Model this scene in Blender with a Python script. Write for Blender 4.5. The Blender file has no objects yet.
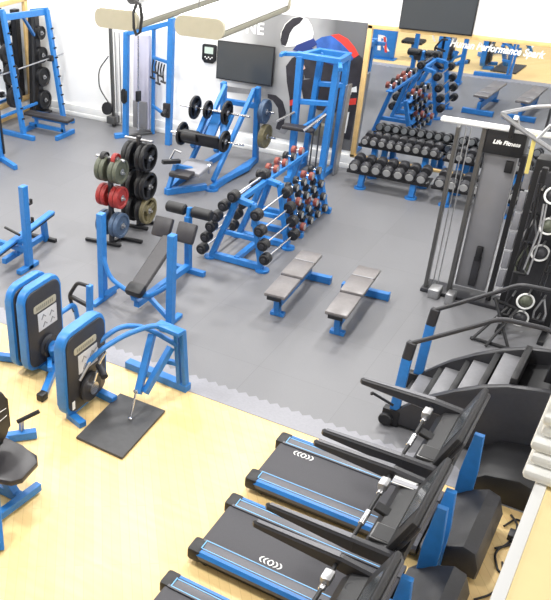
import bpy, bmesh, math, random
from mathutils import Vector, Matrix
random.seed(4)
sc = bpy.context.scene
col = sc.collection
PI = math.pi
V = Vector

# ------------------------------------------------------------------ materials
def lin(c):
    c = c / 255.0
    return c / 12.92 if c <= 0.04045 else ((c + 0.055) / 1.055) ** 2.4
def rgb(r, g, b): return (lin(r), lin(g), lin(b), 1)
def mat(name, c, rough=0.5, metal=0.0, noise=0.0, nscale=20, emit=0, bump=0.0, spec=None, coat=0):
    m = bpy.data.materials.new(name); m.use_nodes = True
    nt = m.node_tree; b = nt.nodes['Principled BSDF']
    b.inputs['Base Color'].default_value = rgb(*c)
    b.inputs['Roughness'].default_value = rough
    b.inputs['Metallic'].default_value = metal
    if spec is not None: b.inputs['Specular IOR Level'].default_value = spec
    if coat: b.inputs['Coat Weight'].default_value = coat
    if emit:
        b.inputs['Emission Color'].default_value = rgb(*c); b.inputs['Emission Strength'].default_value = emit
    if noise or bump:
        tc = nt.nodes.new('ShaderNodeTexCoord'); n = nt.nodes.new('ShaderNodeTexNoise')
        n.inputs['Scale'].default_value = nscale; n.inputs['Detail'].default_value = 4
        nt.links.new(tc.outputs['Object'], n.inputs['Vector'])
        if noise:
            r = nt.nodes.new('ShaderNodeValToRGB'); k0, k1 = 1 - noise, 1 + noise
            r.color_ramp.elements[0].position = .3; r.color_ramp.elements[1].position = .7
            L = rgb(*c)
            r.color_ramp.elements[0].color = (L[0]*k0, L[1]*k0, L[2]*k0, 1)
            r.color_ramp.elements[1].color = (min(1, L[0]*k1), min(1, L[1]*k1), min(1, L[2]*k1), 1)
            nt.links.new(n.outputs['Fac'], r.inputs['Fac']); nt.links.new(r.outputs['Color'], b.inputs['Base Color'])
        if bump:
            bp = nt.nodes.new('ShaderNodeBump'); bp.inputs['Strength'].default_value = bump
            nt.links.new(n.outputs['Fac'], bp.inputs['Height']); nt.links.new(bp.outputs['Normal'], b.inputs['Normal'])
    return m
BLUE = mat('blue_powder_coat', (42, 117, 188), .4, noise=.08, nscale=14)
BLUE2 = mat('light_blue_trim', (120, 190, 245), .4)
BLACK = mat('black_rubber', (24, 24, 27), .5, noise=.25, nscale=60)
CHAR = mat('charcoal_plastic', (46, 46, 50), .42, noise=.1, nscale=30)
BELT = mat('treadmill_belt', (62, 61, 66), .6, noise=.08, nscale=90)
RAILG = mat('grey_rail_plastic', (88, 88, 94), .4, noise=.06, nscale=40)
GREYV = mat('grey_vinyl', (116, 112, 112), .34, noise=.07, nscale=25)
DGREYV = mat('dark_grey_vinyl', (50, 48, 51), .4, noise=.1, nscale=25)
LGREYV = mat('pale_grey_vinyl', (150, 150, 156), .4, noise=.05, nscale=25)
CHROME = mat('chrome', (225, 225, 228), .18, 1.0)
STEEL = mat('brushed_steel', (170, 170, 172), .35, .8, noise=.08, nscale=50)
GUN = mat('gunmetal', (92, 92, 92), .35, .5)
WHITE = mat('white_paint', (250, 250, 249), .6, noise=.01, nscale=3)
WPLAST = mat('white_plastic', (238, 238, 236), .4)
CREAM = mat('cream_rib', (170, 165, 146), .55, noise=.04, nscale=8)
OLIVE = mat('olive_grey_side', (128, 126, 112), .5)
MAPLE = mat('maple_wood', (226, 190, 128), .45, noise=.08, nscale=9)
RED = mat('red_rubber', (150, 42, 40), .5, noise=.12, nscale=30)
SAGE = mat('grey_green_rubber', (84, 88, 74), .5, noise=.15, nscale=30)
SLATE = mat('slate_blue_rubber', (66, 86, 112), .5, noise=.15, nscale=30)
OCHRE = mat('ochre_grey_rubber', (116, 108, 80), .5, noise=.15, nscale=30)
ORANGE = mat('coral_rubber', (132, 64, 52), .5, noise=.1, nscale=30)
TREAD = mat('grey_stair_tread', (122, 122, 126), .45, noise=.05, nscale=25)
CAPS = mat('pale_steel_cap', (165, 165, 165), .35, .3)
SCREEN = mat('dark_screen', (62, 66, 70), .22)
LCD = mat('pale_lcd', (190, 205, 195), .3)
PANEL = mat('smoked_shroud', (124, 124, 128), .3, noise=.06, nscale=3)
LILAC = mat('lilac_shroud', (192, 190, 206), .35, noise=.04, nscale=3)
YEL = mat('yellow_strap', (224, 206, 120), .6)
SKIN = mat('mural_skin', (214, 176, 160), .6)
MRED = mat('mural_red', (214, 62, 52), .6)
MBLUE = mat('mural_blue', (52, 96, 172), .6, noise=.25, nscale=6)
MNAVY = mat('mural_navy', (38, 56, 120), .6)
MBLK = mat('mural_black', (44, 42, 48), .6, noise=.3, nscale=7)
MGREY = mat('mural_grey', (138, 138, 140), .6, noise=.2, nscale=4)
MLG = mat('mural_light', (198, 198, 200), .6, noise=.08, nscale=3)
LED = mat('lamp_diffuser', (255, 255, 252), .5, emit=2.0)
MIRR = mat('mirror_silver', (222, 225, 228), .015, 1.0)
TOWEL = mat('white_cloth', (248, 247, 242), .9, noise=.03, nscale=30, bump=.2)

def wood_floor():
    m = bpy.data.materials.new('maple_floorboards'); m.use_nodes = True; nt = m.node_tree; b = nt.nodes['Principled BSDF']
    tc = nt.nodes.new('ShaderNodeTexCoord'); br = nt.nodes.new('ShaderNodeTexBrick')
    br.inputs['Scale'].default_value = 1.0; br.inputs['Mortar Size'].default_value = .0025
    br.inputs['Brick Width'].default_value = 1.6; br.inputs['Row Height'].default_value = .09
    br.inputs['Color1'].default_value = rgb(232, 202, 144); br.inputs['Color2'].default_value = rgb(226, 194, 134)
    br.inputs['Mortar'].default_value = rgb(210, 178, 120)
    mp = nt.nodes.new('ShaderNodeMapping'); mp.inputs['Rotation'].default_value = (0, 0, 0.95)
    nt.links.new(tc.outputs['Object'], mp.inputs['Vector']); nt.links.new(mp.outputs['Vector'], br.inputs['Vector'])
    n = nt.nodes.new('ShaderNodeTexNoise'); n.inputs['Scale'].default_value = 2.2; n.inputs['Detail'].default_value = 5
    mp2 = nt.nodes.new('ShaderNodeMapping'); mp2.inputs['Scale'].default_value = (1, 6, 1); mp2.inputs['Rotation'].default_value = (0, 0, 0.95)
    nt.links.new(tc.outputs['Object'], mp2.inputs['Vector']); nt.links.new(mp2.outputs['Vector'], n.inputs['Vector'])
    mx = nt.nodes.new('ShaderNodeMix'); mx.data_type = 'RGBA'; mx.blend_type = 'OVERLAY'; mx.inputs['Factor'].default_value = .22
    nt.links.new(br.outputs['Color'], mx.inputs['A']); nt.links.new(n.outputs['Fac'], mx.inputs['B'])
    nt.links.new(mx.outputs['Result'], b.inputs['Base Color']); b.inputs['Roughness'].default_value = .38
    return m
def mat_floor():
    m = bpy.data.materials.new('rubber_tiles'); m.use_nodes = True; nt = m.node_tree; b = nt.nodes['Principled BSDF']
    tc = nt.nodes.new('ShaderNodeTexCoord'); br = nt.nodes.new('ShaderNodeTexBrick'); br.offset = 0
    br.inputs['Scale'].default_value = 1.0; br.inputs['Mortar Size'].default_value = .004
    br.inputs['Brick Width'].default_value = 1.2; br.inputs['Row Height'].default_value = 1.2
    br.inputs['Color1'].default_value = rgb(112, 112, 115); br.inputs['Color2'].default_value = rgb(115, 115, 118)
    br.inputs['Mortar'].default_value = rgb(106, 106, 109)
    nt.links.new(tc.outputs['Object'], br.inputs['Vector'])
    n = nt.nodes.new('ShaderNodeTexNoise'); n.inputs['Scale'].default_value = 180; n.inputs['Detail'].default_value = 2
    nt.links.new(tc.outputs['Object'], n.inputs['Vector'])
    mx = nt.nodes.new('ShaderNodeMix'); mx.data_type = 'RGBA'; mx.blend_type = 'OVERLAY'; mx.inputs['Factor'].default_value = .25
    nt.links.new(br.outputs['Color'], mx.inputs['A']); nt.links.new(n.outputs['Fac'], mx.inputs['B'])
    nt.links.new(mx.outputs['Result'], b.inputs['Base Color']); b.inputs['Roughness'].default_value = .42
    return m
WOODF = wood_floor(); MATF = mat_floor()
STRIP = mat('grey_edge_strip', (140, 140, 146), .5, noise=.05, nscale=30)

# ------------------------------------------------------------------ mesh builder
class B:
    def __init__(s): s.bm = bmesh.new()
    def _bev(s, faces, bev, seg=2):
        if bev:
            es = {e for f in faces for e in f.edges}
            bmesh.ops.bevel(s.bm, geom=list(es), offset=bev, segments=seg, affect='EDGES', profile=.5, clamp_overlap=True)
    def box(s, x0, x1, y0, y1, z0, z1, bev=0, M=None):
        vs = [s.bm.verts.new(v) for v in ((x0,y0,z0),(x1,y0,z0),(x1,y1,z0),(x0,y1,z0),(x0,y0,z1),(x1,y0,z1),(x1,y1,z1),(x0,y1,z1))]
        if M is not None:
            for v in vs: v.co = M @ v.co
        fs = [s.bm.faces.new([vs[i] for i in f]) for f in ((3,2,1,0),(4,5,6,7),(0,1,5,4),(1,2,6,5),(2,3,7,6),(3,0,4,7))]
        s._bev(fs, bev); return s
    def cbox(s, c, size, bev=0, rx=0, ry=0, rz=0):
        M = Matrix.Translation(c) @ Matrix.Rotation(rz, 4, 'Z') @ Matrix.Rotation(ry, 4, 'Y') @ Matrix.Rotation(rx, 4, 'X')
        a, b, c_ = [q/2 for q in size]
        return s.box(-a, a, -b, b, -c_, c_, bev, M)
    def bar(s, p0, p1, w, h=None, up=(0,0,1), bev=.006, w1=None, h1=None):
        h = h or w; p0 = V(p0); p1 = V(p1); d = (p1-p0).normalized(); up = V(up)
        if abs(d.dot(up)) > .97: up = V((0,1,0))
        x = d.cross(up).normalized(); y = x.cross(d).normalized()
        vs = []
        for p, ww, hh in ((p0, w, h), (p1, w1 or w, h1 or h)):
            for a, b in ((-1,-1),(1,-1),(1,1),(-1,1)):
                vs.append(s.bm.verts.new(p + x*a*ww/2 + y*b*hh/2))
        fs = [s.bm.faces.new([vs[i] for i in f]) for f in ((3,2,1,0),(4,5,6,7),(0,1,5,4),(1,2,6,5),(2,3,7,6),(3,0,4,7))]
        s._bev(fs, min(bev, .45*min(w, h)), 1); return s
    def tube(s, pts, r, n=10):
        pts = [V(p) for p in pts]; prev = None; rings = []
        for i, p in enumerate(pts):
            d = (pts[min(i+1, len(pts)-1)] - pts[max(i-1, 0)]).normalized()
            if prev is None:
                a = V((0,0,1)) if abs(d.z) < .9 else V((1,0,0)); x = d.cross(a).normalized()
            else:
                x = (prev - d*prev.dot(d)).normalized()
            prev = x; y = d.cross(x); rr = r[i] if isinstance(r, (list, tuple)) else r
            rings.append([s.bm.verts.new(p + (x*math.cos(2*PI*k/n) + y*math.sin(2*PI*k/n))*rr) for k in range(n)])
        for a, b in zip(rings, rings[1:]):
            for k in range(n): s.bm.faces.new((a[k], a[(k+1)%n], b[(k+1)%n], b[k]))
        s.bm.faces.new(rings[0][::-1]); s.bm.faces.new(rings[-1]); return s
    def lathe(s, prof, p0, axis, n=20):
        # prof: (radius, height) along axis from p0
        d = V(axis).normalized(); a = V((0,0,1)) if abs(d.z) < .9 else V((1,0,0)); x = d.cross(a).normalized(); y = d.cross(x); p0 = V(p0); rings = []
        for r, h in prof:
            rings.append([s.bm.verts.new(p0 + d*h + (x*math.cos(2*PI*k/n)+y*math.sin(2*PI*k/n))*max(r, 1e-4)) for k in range(n)])
        for a_, b_ in zip(rings, rings[1:]):
            for k in range(n): s.bm.faces.new((a_[k], a_[(k+1)%n], b_[(k+1)%n], b_[k]))
        s.bm.faces.new(rings[0][::-1]); s.bm.faces.new(rings[-1]); return s
    def cyl(s, p0, p1, r, n=16, r1=None, bev=0):
        p0 = V(p0); p1 = V(p1); L = (p1-p0).length; r1 = r1 or r
        if bev: return s.lathe([(r-bev,0),(r,bev),(r1,L-bev),(r1-bev,L)], p0, p1-p0, n)
        return s.lathe([(r,0),(r1,L)], p0, p1-p0, n)
    def ring(s, c, axis, R, r, n=24, m=8):
        d = V(axis).normalized(); a = V((0,0,1)) if abs(d.z) < .9 else V((1,0,0)); x = d.cross(a).normalized(); y = d.cross(x); c = V(c); rs = []
        for i in range(n):
            t = 2*PI*i/n; o = x*math.cos(t)+y*math.sin(t)
            rs.append([s.bm.verts.new(c + o*(R + r*math.cos(2*PI*k/m)) + d*r*math.sin(2*PI*k/m)) for k in range(m)])
        for i in range(n):
            A, Bq = rs[i], rs[(i+1)%n]
            for k in range(m): s.bm.faces.new((A[k], Bq[k], Bq[(k+1)%m], A[(k+1)%m]))
        return s
    def prism(s, poly, plane, d0, d1, bev=0):
        # poly in the plane ('XZ','YZ','XY'), extruded along the remaining axis from d0 to d1
        def at(u, v, d): return {'XZ': (u, d, v), 'YZ': (d, u, v), 'XY': (u, v, d)}[plane]
        a = [s.bm.verts.new(at(u, v, d0)) for u, v in poly]; b = [s.bm.verts.new(at(u, v, d1)) for u, v in poly]; n = len(poly)
        fs = [s.bm.faces.new(a), s.bm.faces.new(b[::-1])]
        caps = list(fs)
        fs += [s.bm.faces.new((a[(k+1)%n], a[k], b[k], b[(k+1)%n])) for k in range(n)]
        if bev:
            es = {e for f in caps for e in f.edges}
            bmesh.ops.bevel(s.bm, geom=list(es), offset=bev, segments=2, affect='EDGES', profile=.5, clamp_overlap=True)
        return s
    def merge_mesh(s, me, M):
        n0 = len(s.bm.verts); s.bm.from_mesh(me); s.bm.verts.ensure_lookup_table()
        for v in s.bm.verts[n0:]: v.co = M @ v.co
        return s

def rr(x0, x1, z0, z1, r, n=5):
    out = []
    for cx, cz, a0 in ((x1-r, z0+r, -PI/2), (x1-r, z1-r, 0), (x0+r, z1-r, PI/2), (x0+r, z0+r, PI)):
        for i in range(n+1):
            a = a0 + PI/2*i/n; out.append((cx+r*math.cos(a), cz+r*math.sin(a)))
    return out
def fil(pts, r=.08, n=5):
    pts = [V(p) for p in pts]; out = [pts[0]]
    for a, b, c in zip(pts, pts[1:], pts[2:]):
        k = min(r, (a-b).length*.45, (c-b).length*.45); p = b+(a-b).normalized()*k; q = b+(c-b).normalized()*k
        for i in range(n+1):
            t = i/n; out.append(p*(1-t)**2 + b*2*t*(1-t) + q*t*t)
    out.append(pts[-1]); return out

def wmat(o):
    M = Matrix.Identity(4)
    while o is not None:
        M = Matrix.Translation(o.location) @ o.rotation_euler.to_matrix().to_4x4() @ M; o = o.parent
    return M
ONE = {'lettering', 'strip_marks', 'chevron_mark', 'saddles', 'weight_decal', 'piping', 'outline_trim', 'emblem', 'foot_pad_marks'}
def islands(bm):
    # groups of touching pieces: loose shells whose boxes overlap belong together
    seen = set(); comps = []
    for v in bm.verts:
        if v in seen: continue
        st = [v]; seen.add(v); c = []
        while st:
            a = st.pop(); c.append(a)
            for e in a.link_edges:
                o = e.other_vert(a)
                if o not in seen: seen.add(o); st.append(o)
        lo = [min(q.co[i] for q in c) - .012 for i in range(3)]; hi = [max(q.co[i] for q in c) + .012 for i in range(3)]
        comps.append([c, lo, hi])
    done = False
    while not done:
        done = True
        for i in range(len(comps)):
            for j in range(i+1, len(comps)):
                if any(all(max(A[k], C[k]) <= min(Bq[k], D[k]) for k in range(3)) for A, Bq in comps[i][3:] or [comps[i][1:3]] for C, D in comps[j][3:] or [comps[j][1:3]]):
                    pi = comps[i][3:] or [comps[i][1:3]]; pj = comps[j][3:] or [comps[j][1:3]]
                    comps[i] = [comps[i][0] + comps[j][0], None, None] + list(pi) + list(pj); comps.pop(j); done = False; break
            if not done: break
    return [c[0] for c in comps]
def link(name, b, m, parent=None, world=True, sharp=.6):
    if parent is not None and name not in ONE:
        g = islands(b.bm)
        if len(g) > 1:
            out = None
            b.bm.verts.index_update()
            idx = [{v.index for v in c} for c in g]
            for k in range(len(g)):
                nb = B(); nb.bm = b.bm.copy(); nb.bm.verts.ensure_lookup_table()
                bmesh.ops.delete(nb.bm, geom=[v for i, v in enumerate(list(nb.bm.verts)) if i not in idx[k]], context='VERTS')
                o = link1(name, nb, m, parent, world, sharp); out = out or o
            b.bm.free(); return out
    return link1(name, b, m, parent, world, sharp)
def link1(name, b, m, parent=None, world=True, sharp=.6):
    if parent is not None and world: b.bm.transform(wmat(parent).inverted())
    bmesh.ops.recalc_face_normals(b.bm, faces=b.bm.faces)
    me = bpy.data.meshes.new(name); b.bm.to_mesh(me); b.bm.free()
    me.materials.append(m); me.shade_smooth(); me.set_sharp_from_angle(angle=sharp)
    o = bpy.data.objects.new(name, me); col.objects.link(o)
    if parent is not None: o.parent = parent
    return o
def tag(o, label=None, cat=None, group=None, kind=None):
    if label: o['label'] = label
    if cat: o['category'] = cat
    if group: o['group'] = group
    if kind: o['kind'] = kind
    return o
def thing(name, label, cat, loc=(0,0,0), rz=0, group=None):
    o = bpy.data.objects.new(name, None); o.empty_display_size = .1; col.objects.link(o)
    o.location = loc; o.rotation_euler = (0,0,rz)
    return tag(o, label, cat, group)
def solo(name, b, m, label, cat, loc=(0,0,0), group=None):
    b.bm.transform(Matrix.Translation(loc).inverted()); o = link(name, b, m); o.location = loc
    return tag(o, label, cat, group)
def struct(name, b, m): return tag(link(name, b, m), kind='structure')
def copy_tree(o, parent=None):
    c = o.copy(); col.objects.link(c)
    if parent is not None: c.parent = parent
    for ch in [q for q in bpy.data.objects if q.parent == o]: copy_tree(ch, c)
    return c
def text_mesh(s, size, ex=.002, shear=0, bold=0):
    cu = bpy.data.curves.new('lettering', 'FONT'); cu.body = s; cu.size = size; cu.extrude = ex; cu.shear = shear; cu.offset = bold
    cu.align_x = 'CENTER'; cu.align_y = 'CENTER'; cu.resolution_u = 3
    o = bpy.data.objects.new('lettering', cu); col.objects.link(o); bpy.context.view_layer.update()
    me = bpy.data.meshes.new_from_object(o.evaluated_get(bpy.context.evaluated_depsgraph_get()))
    bpy.data.objects.remove(o); return me
FRONT = Matrix.Rotation(PI/2, 4, 'X')          # text standing up, facing -Y
ORD = ['first', 'second', 'third', 'fourth', 'fifth', 'sixth', 'seventh', 'eighth', 'ninth', 'tenth', 'eleventh', 'twelfth']

# ------------------------------------------------------------------ the room
WY = 15.85; WX = -13.25
struct('floor', B().box(WX, 3.0, -2, 7.46, -.2, 0), WOODF)
struct('floor_mat', B().box(WX, 3.0, 7.46, WY, -.2, .0), MATF)
zz = [(WX, 7.42)]
zz = [(WX, 7.42), (.1, 7.42)]
x = .1; k = 0
while x > WX:
    zz.append((x, 7.78 if k % 2 else 7.72)); x -= .07; k += 1
zz.append((WX, 7.74))
struct('trim_1', B().prism(zz, 'XY', .0, .006), STRIP)
struct('wall_back', B().box(WX-.2, .3, WY, WY+.2, -.2, 7.0), WHITE)
struct('wall_left', B().box(WX-.2, WX, -2, WY, -.2, 7.0), WHITE)
struct('wall_right', B().box(.03, .3, .2, WY, -.2, 4.86), WHITE)
struct('baseboard_back', B().box(WX, .03, WY-.05, WY, 0, .26, .006).box(WX, .03, WY-.065, WY, 0, .09, .004), WPLAST)
struct('baseboard_left', B().box(WX, WX+.05, 9, WY-.07, 0, .1, .004), MAPLE)

# balcony ledge right below the camera, cloths lying on it
t = thing('balcony_ledge', 'pale wooden balcony ledge with a white edge strip at lower right', 'ledge', (.1, 2, 4.86))
link('ledge_top', B().box(-.012, .6, .3, 4.2, 4.865, 4.9), mat('pale_ledge_wood', (250, 228, 170), .45, noise=.05, nscale=7), t)
tag(link('edge_strip', B().box(-.034, -.0125, .3, 4.2, 4.86, 4.905, .003), WPLAST, t), 'white edge strip')
NTH = ['bottom', 'second', 'third', 'fourth', 'fifth', 'sixth', 'seventh', 'eighth', 'ninth', 'top']
for i in range(10):
    z = 4.906 + i*.0245; dx = (0, .004, -.003, .006, .002, .009, .003, .012, .006, .016)[i]; dy = (0, .02, .03, .05, .05, .07, .06, .08, .09, .1)[i]
    solo('folded_cloth', B().box(-.06+dx, .2, 1.45+dy, 1.74+dy, z, z+.0235, .009), TOWEL,
         'white folded cloth on top of the tall stack on the balcony ledge' if i == 9 else 'white folded cloth at the bottom of the stack on the balcony ledge' if i == 0 else f'white folded cloth, {NTH[i]} from the bottom of the balcony ledge stack',
         'cloth', (.08, 1.6+dy, z), 'white cloths stacked on the balcony ledge')

# ------------------------------------------------------------------ wall things
t = thing('wall_mirror', 'large gym mirror in a pale wooden frame on the back wall', 'mirror', (-2.6, WY-.02, .26))
link('glass', B().box(-5.2, -.15, WY-.012, WY-.004, .3, 2.68), MIRR, t)
f = B()
for a in ((-5.26, -5.175, .24, 2.72), (-.18, -.1, .24, 2.72), (-5.26, -.1, 2.66, 2.73), (-5.26, -.1, .25, .295)): f.box(a[0], a[1], WY-.055, WY-.002, a[2], a[3], .004)
link('frame', f, MAPLE, t)
b = B()
b.merge_mesh(text_mesh('Human Performance Spark', .17, .001, .25, .006), Matrix.Translation((-3.02, WY-.014, 2.54)) @ Matrix.Rotation(.02, 4, 'Y') @ Matrix.Diagonal((.82, 1, 1, 1)) @ FRONT)
tag(link('lettering', b, WPLAST, t), 'white slanted lettering across the top of the mirror')

t = thing('wall_mirror', 'wood framed mirror on the left wall behind the black plates', 'mirror', (WX+.02, 14.8, .3))
link('glass', B().box(WX+.002, WX+.012, 11.0, 15.62, .38, 2.52), MIRR, t)
f = B()
for a in ((15.58, 15.68, .3, 2.6), (10.95, 15.68, 2.5, 2.6), (10.95, 15.68, .3, .4)): f.box(WX+.002, WX+.06, a[0], a[1], a[2], a[3], .004)
link('frame', f, MAPLE, t)

# mural: a printed panel of a racer in a helmet
t = thing('wall_mural', 'wall print of a crouching helmeted racer in blue and red kit', 'mural', (-7.3, WY, .34))
m = bpy.data.materials.new('mural_print'); m.use_nodes = True; nt = m.node_tree; bs = nt.nodes['Principled BSDF']
tc = nt.nodes.new('ShaderNodeTexCoord'); sx = nt.nodes.new('ShaderNodeSeparateXYZ'); nt.links.new(tc.outputs['Object'], sx.inputs['Vector'])
n1 = nt.nodes.new('ShaderNodeTexNoise'); n1.inputs['Scale'].default_value = 1.6; nt.links.new(tc.outputs['Object'], n1.inputs['Vector'])
ad = nt.nodes.new('ShaderNodeMath'); ad.operation = 'MULTIPLY_ADD'; ad.inputs[1].default_value = .7; nt.links.new(n1.outputs['Fac'], ad.inputs[0]); nt.links.new(sx.outputs['X'], ad.inputs[2])
mr = nt.nodes.new('ShaderNodeMapRange'); mr.inputs['From Min'].default_value = -2.0; mr.inputs['From Max'].default_value = 2.4
nt.links.new(ad.outputs[0], mr.inputs['Value'])
cr = nt.nodes.new('ShaderNodeValToRGB'); el = cr.color_ramp.elements
el[0].position = .0; el[0].color = rgb(246, 246, 246); el[1].position = 1; el[1].color = rgb(104, 104, 106)
for p, c in ((.36, 232), (.5, 150), (.6, 140), (.68, 172), (.76, 160), (.86, 100)):
    e = el.new(p); e.color = rgb(c, c, c)
nt.links.new(mr.outputs[0], cr.inputs['Fac']); nt.links.new(cr.outputs['Color'], bs.inputs['Base Color']); bs.inputs['Roughness'].default_value = .6
link('print_panel', B().box(-9.3, -5.28, WY-.008, WY-.001, .34, 2.74), m, t)
def flat(name, polys, mm, d=.012):
    b = B()
    for p in polys: b.prism(p, 'XZ', WY-.008-d+.002, WY-.009)
    return link(name, b, mm, t)
MP = {}
MP['helmet_shell'] = [(-6.96, 2.27), (-6.97, 2.39), (-6.90, 2.57), (-6.77, 2.69), (-6.61, 2.74), (-6.45, 2.70), (-6.36, 2.60), (-6.30, 2.46), (-6.32, 2.33), (-6.48, 2.24), (-6.68, 2.18), (-6.84, 2.15), (-6.93, 2.18)]
MP['helmet_visor'] = [(-6.96, 2.27), (-6.95, 2.42), (-6.88, 2.57), (-6.75, 2.69), (-6.61, 2.73), (-6.53, 2.71), (-6.60, 2.61), (-6.71, 2.53), (-6.78, 2.41), (-6.81, 2.26), (-6.84, 2.17), (-6.93, 2.18)]
MP['collar'] = [(-6.69, 2.11), (-6.62, 2.21), (-6.44, 2.30), (-6.29, 2.37), (-6.20, 2.27), (-6.31, 2.19), (-6.50, 2.09)]
MP['jersey_back'] = [(-6.26, 2.32), (-6.13, 2.41), (-5.94, 2.46), (-5.74, 2.45), (-5.57, 2.34), (-5.41, 2.18), (-5.49, 2.06), (-5.72, 2.03), (-5.97, 2.06), (-6.18, 2.16)]
MP['red_band'] = [(-5.96, 2.46), (-5.81, 2.50), (-5.62, 2.43), (-5.47, 2.30), (-5.37, 2.17), (-5.46, 2.10), (-5.57, 2.22), (-5.73, 2.34), (-5.87, 2.42)]
MP['jersey_front'] = [(-6.60, 2.06), (-6.31, 2.19), (-6.18, 2.16), (-5.93, 2.07), (-5.53, 2.06), (-5.58, 1.83), (-5.87, 1.64), (-6.25, 1.67), (-6.55, 1.82)]
MP['arm'] = [(-6.80, 1.79), (-6.69, 1.96), (-6.56, 2.03), (-6.46, 1.87), (-6.40, 1.61), (-6.46, 1.33), (-6.50, 1.09), (-6.42, 0.78), (-6.42, 0.41), (-6.55, 0.41), (-6.61, 0.79), (-6.66, 1.18), (-6.75, 1.49)]
MP['trousers'] = [(-5.63, 2.05), (-5.42, 2.20), (-5.29, 2.12), (-5.24, 1.95), (-5.28, 1.65), (-5.28, 1.27), (-5.30, 0.86), (-5.32, 0.56), (-5.48, 0.57), (-5.58, 0.95), (-5.59, 1.34), (-5.71, 1.63)]
MP['trouser_inner'] = [(-6.48, 1.56), (-6.12, 1.65), (-5.67, 1.67), (-5.57, 1.34), (-5.67, 1.05), (-6.04, 1.04), (-6.36, 1.19)]
MP['red_stripe'] = [(-5.53, 1.33), (-5.30, 1.38), (-5.30, 1.26), (-5.51, 1.21)]
MP['red_cuff'] = [(-6.65, 1.14), (-6.49, 1.21), (-6.48, 1.11), (-6.64, 1.03)]
MP['white_flash'] = [(-5.57, 1.49), (-5.33, 1.60), (-5.31, 1.49), (-5.41, 1.48), (-5.42, 1.42), (-5.56, 1.38)]
MP['white_shin'] = [(-5.53, 1.06), (-5.40, 1.10), (-5.42, 0.68), (-5.50, 0.67)]
MP['hand'] = [(-6.60, 1.82), (-6.46, 1.91), (-6.39, 1.80), (-6.50, 1.71)]
MP['swoosh_dark'] = [(-7.14, 1.20), (-6.96, 1.20), (-6.80, 1.10), (-6.71, 0.89), (-6.73, 0.65), (-6.81, 0.51), (-6.90, 0.53), (-6.85, 0.75), (-6.89, 0.95), (-7.02, 1.09), (-7.13, 1.12)]
MP['swoosh_shadow'] = [(-7.05, 0.68), (-6.86, 0.62), (-6.69, 0.69), (-6.59, 0.59), (-6.69, 0.44), (-6.98, 0.48)]
MP['dark_panel'] = [(-8.19, 1.23), (-7.08, 1.24), (-7.07, 1.15), (-8.21, 1.11)]
MP['shoulder_dark'] = [(-6.53, 1.98), (-6.12, 1.99), (-5.81, 1.91), (-5.87, 1.64), (-6.38, 1.61)]

for k, mm, d in (('dark_panel', MGREY, .006), ('swoosh_shadow', MGREY, .005), ('swoosh_dark', MBLK, .007), ('trouser_inner', MBLK, .005), ('trousers', MBLK, .007), ('arm', MBLK, .007),
                 ('shoulder_dark', MBLK, .006), ('jersey_front', MNAVY, .0055), ('jersey_back', MBLUE, .008), ('red_band', MRED, .010), ('collar', MNAVY, .010), ('helmet_shell', WPLAST, .009),
                 ('helmet_visor', MBLK, .011), ('hand', SKIN, .010), ('red_stripe', MRED, .010), ('red_cuff', MRED, .010), ('white_flash', WPLAST, .010), ('white_shin', WPLAST, .009)):
    b = B().prism(MP[k], 'XZ', WY-.008-d, WY-.009); link(k, b, mm, t)
b = B().merge_mesh(text_mesh('NE', .31, .002, 0, .008), Matrix.Translation((-7.53, WY-.012, 2.42)) @ FRONT)
tag(link('lettering', b, WPLAST, t), 'large white capital letters')

def television(x, z, label):
    t = thing('television', label, 'television', (x, WY-.1, z))
    link('bezel', B().box(x-.63, x+.63, WY-.105, WY-.06, z-.38, z+.38, .008), BLACK, t)
    link('screen', B().box(x-.612, x+.612, WY-.108, WY-.1055, z-.355, z+.362), SCREEN, t)
    link('wall_bracket', B().box(x-.2, x+.2, WY-.06, WY-.012, z-.15, z+.15, .005), BLACK, t)
television(-7.66, 1.76, 'flat screen television on the wall print above the leg press')
television(-4.06, 3.1, 'flat screen television on the wall over the top of the large mirror')

t = thing('control_panel', 'small black wall keypad with a pale screen left of the television', 'control panel', (-8.51, WY, 1.82))
link('housing', B().prism([(-8.67,1.72),(-8.61,1.65),(-8.41,1.65),(-8.35,1.72),(-8.35,2.0),(-8.38,2.02),(-8.64,2.02),(-8.67,2.0)], 'XZ', WY-.05, WY-.002, .006), BLACK, t)
link('display', B().box(-8.61, -8.41, WY-.054, WY-.0505, 1.84, 1.97), LCD, t)
for i in range(5): link('button', B().cyl((-8.59+i*.04, WY-.0505, 1.77 - (.03 if i in (1, 3) else 0)), (-8.59+i*.04, WY-.058, 1.77 - (.03 if i in (1, 3) else 0)), .014, 10), WPLAST, t)

# ------------------------------------------------------------------ suspended fixtures
def fixture(x0, x1, y0, y1, z0, z1, label, yw):
    t = thing('pendant_light', label, 'light', ((x0+x1)/2, y0, z0), group=None)
    prof = rr(x0, x1, z0, z1, (z1-z0)*.42, 6)
    link('end_cap', B().prism(prof, 'XZ', y0, y0+.05), CREAM, t)
    link('end_cap', B().prism(prof, 'XZ', y1-.05, y1), CREAM, t)
    link('body', B().prism(rr(x0+.03, x1-.03, z0+.012, z0+(z1-z0)*.42, .03, 4), 'XZ', y0+.05, y1-.05), OLIVE, t)
    link('upper_body', B().box(x0+.02, x1-.02, y0+.05, y1-.05, z0+(z1-z0)*.42, z1-.05, .004), WPLAST, t)
    link('diffuser', B().box(x0+.03, x1-.03, y0+.05, y1-.05, z1-.049, z1-.012), LED, t)
    for y in yw: link('wire', B().cyl(((x0+x1)/2-.12, y, z1-.012), ((x0+x1)/2-.12, y, 6.9), .006, 6).cyl(((x0+x1)/2+.16, y, z1-.012), ((x0+x1)/2+.16, y, 6.9), .006, 6), GUN, t)
    return t
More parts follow.
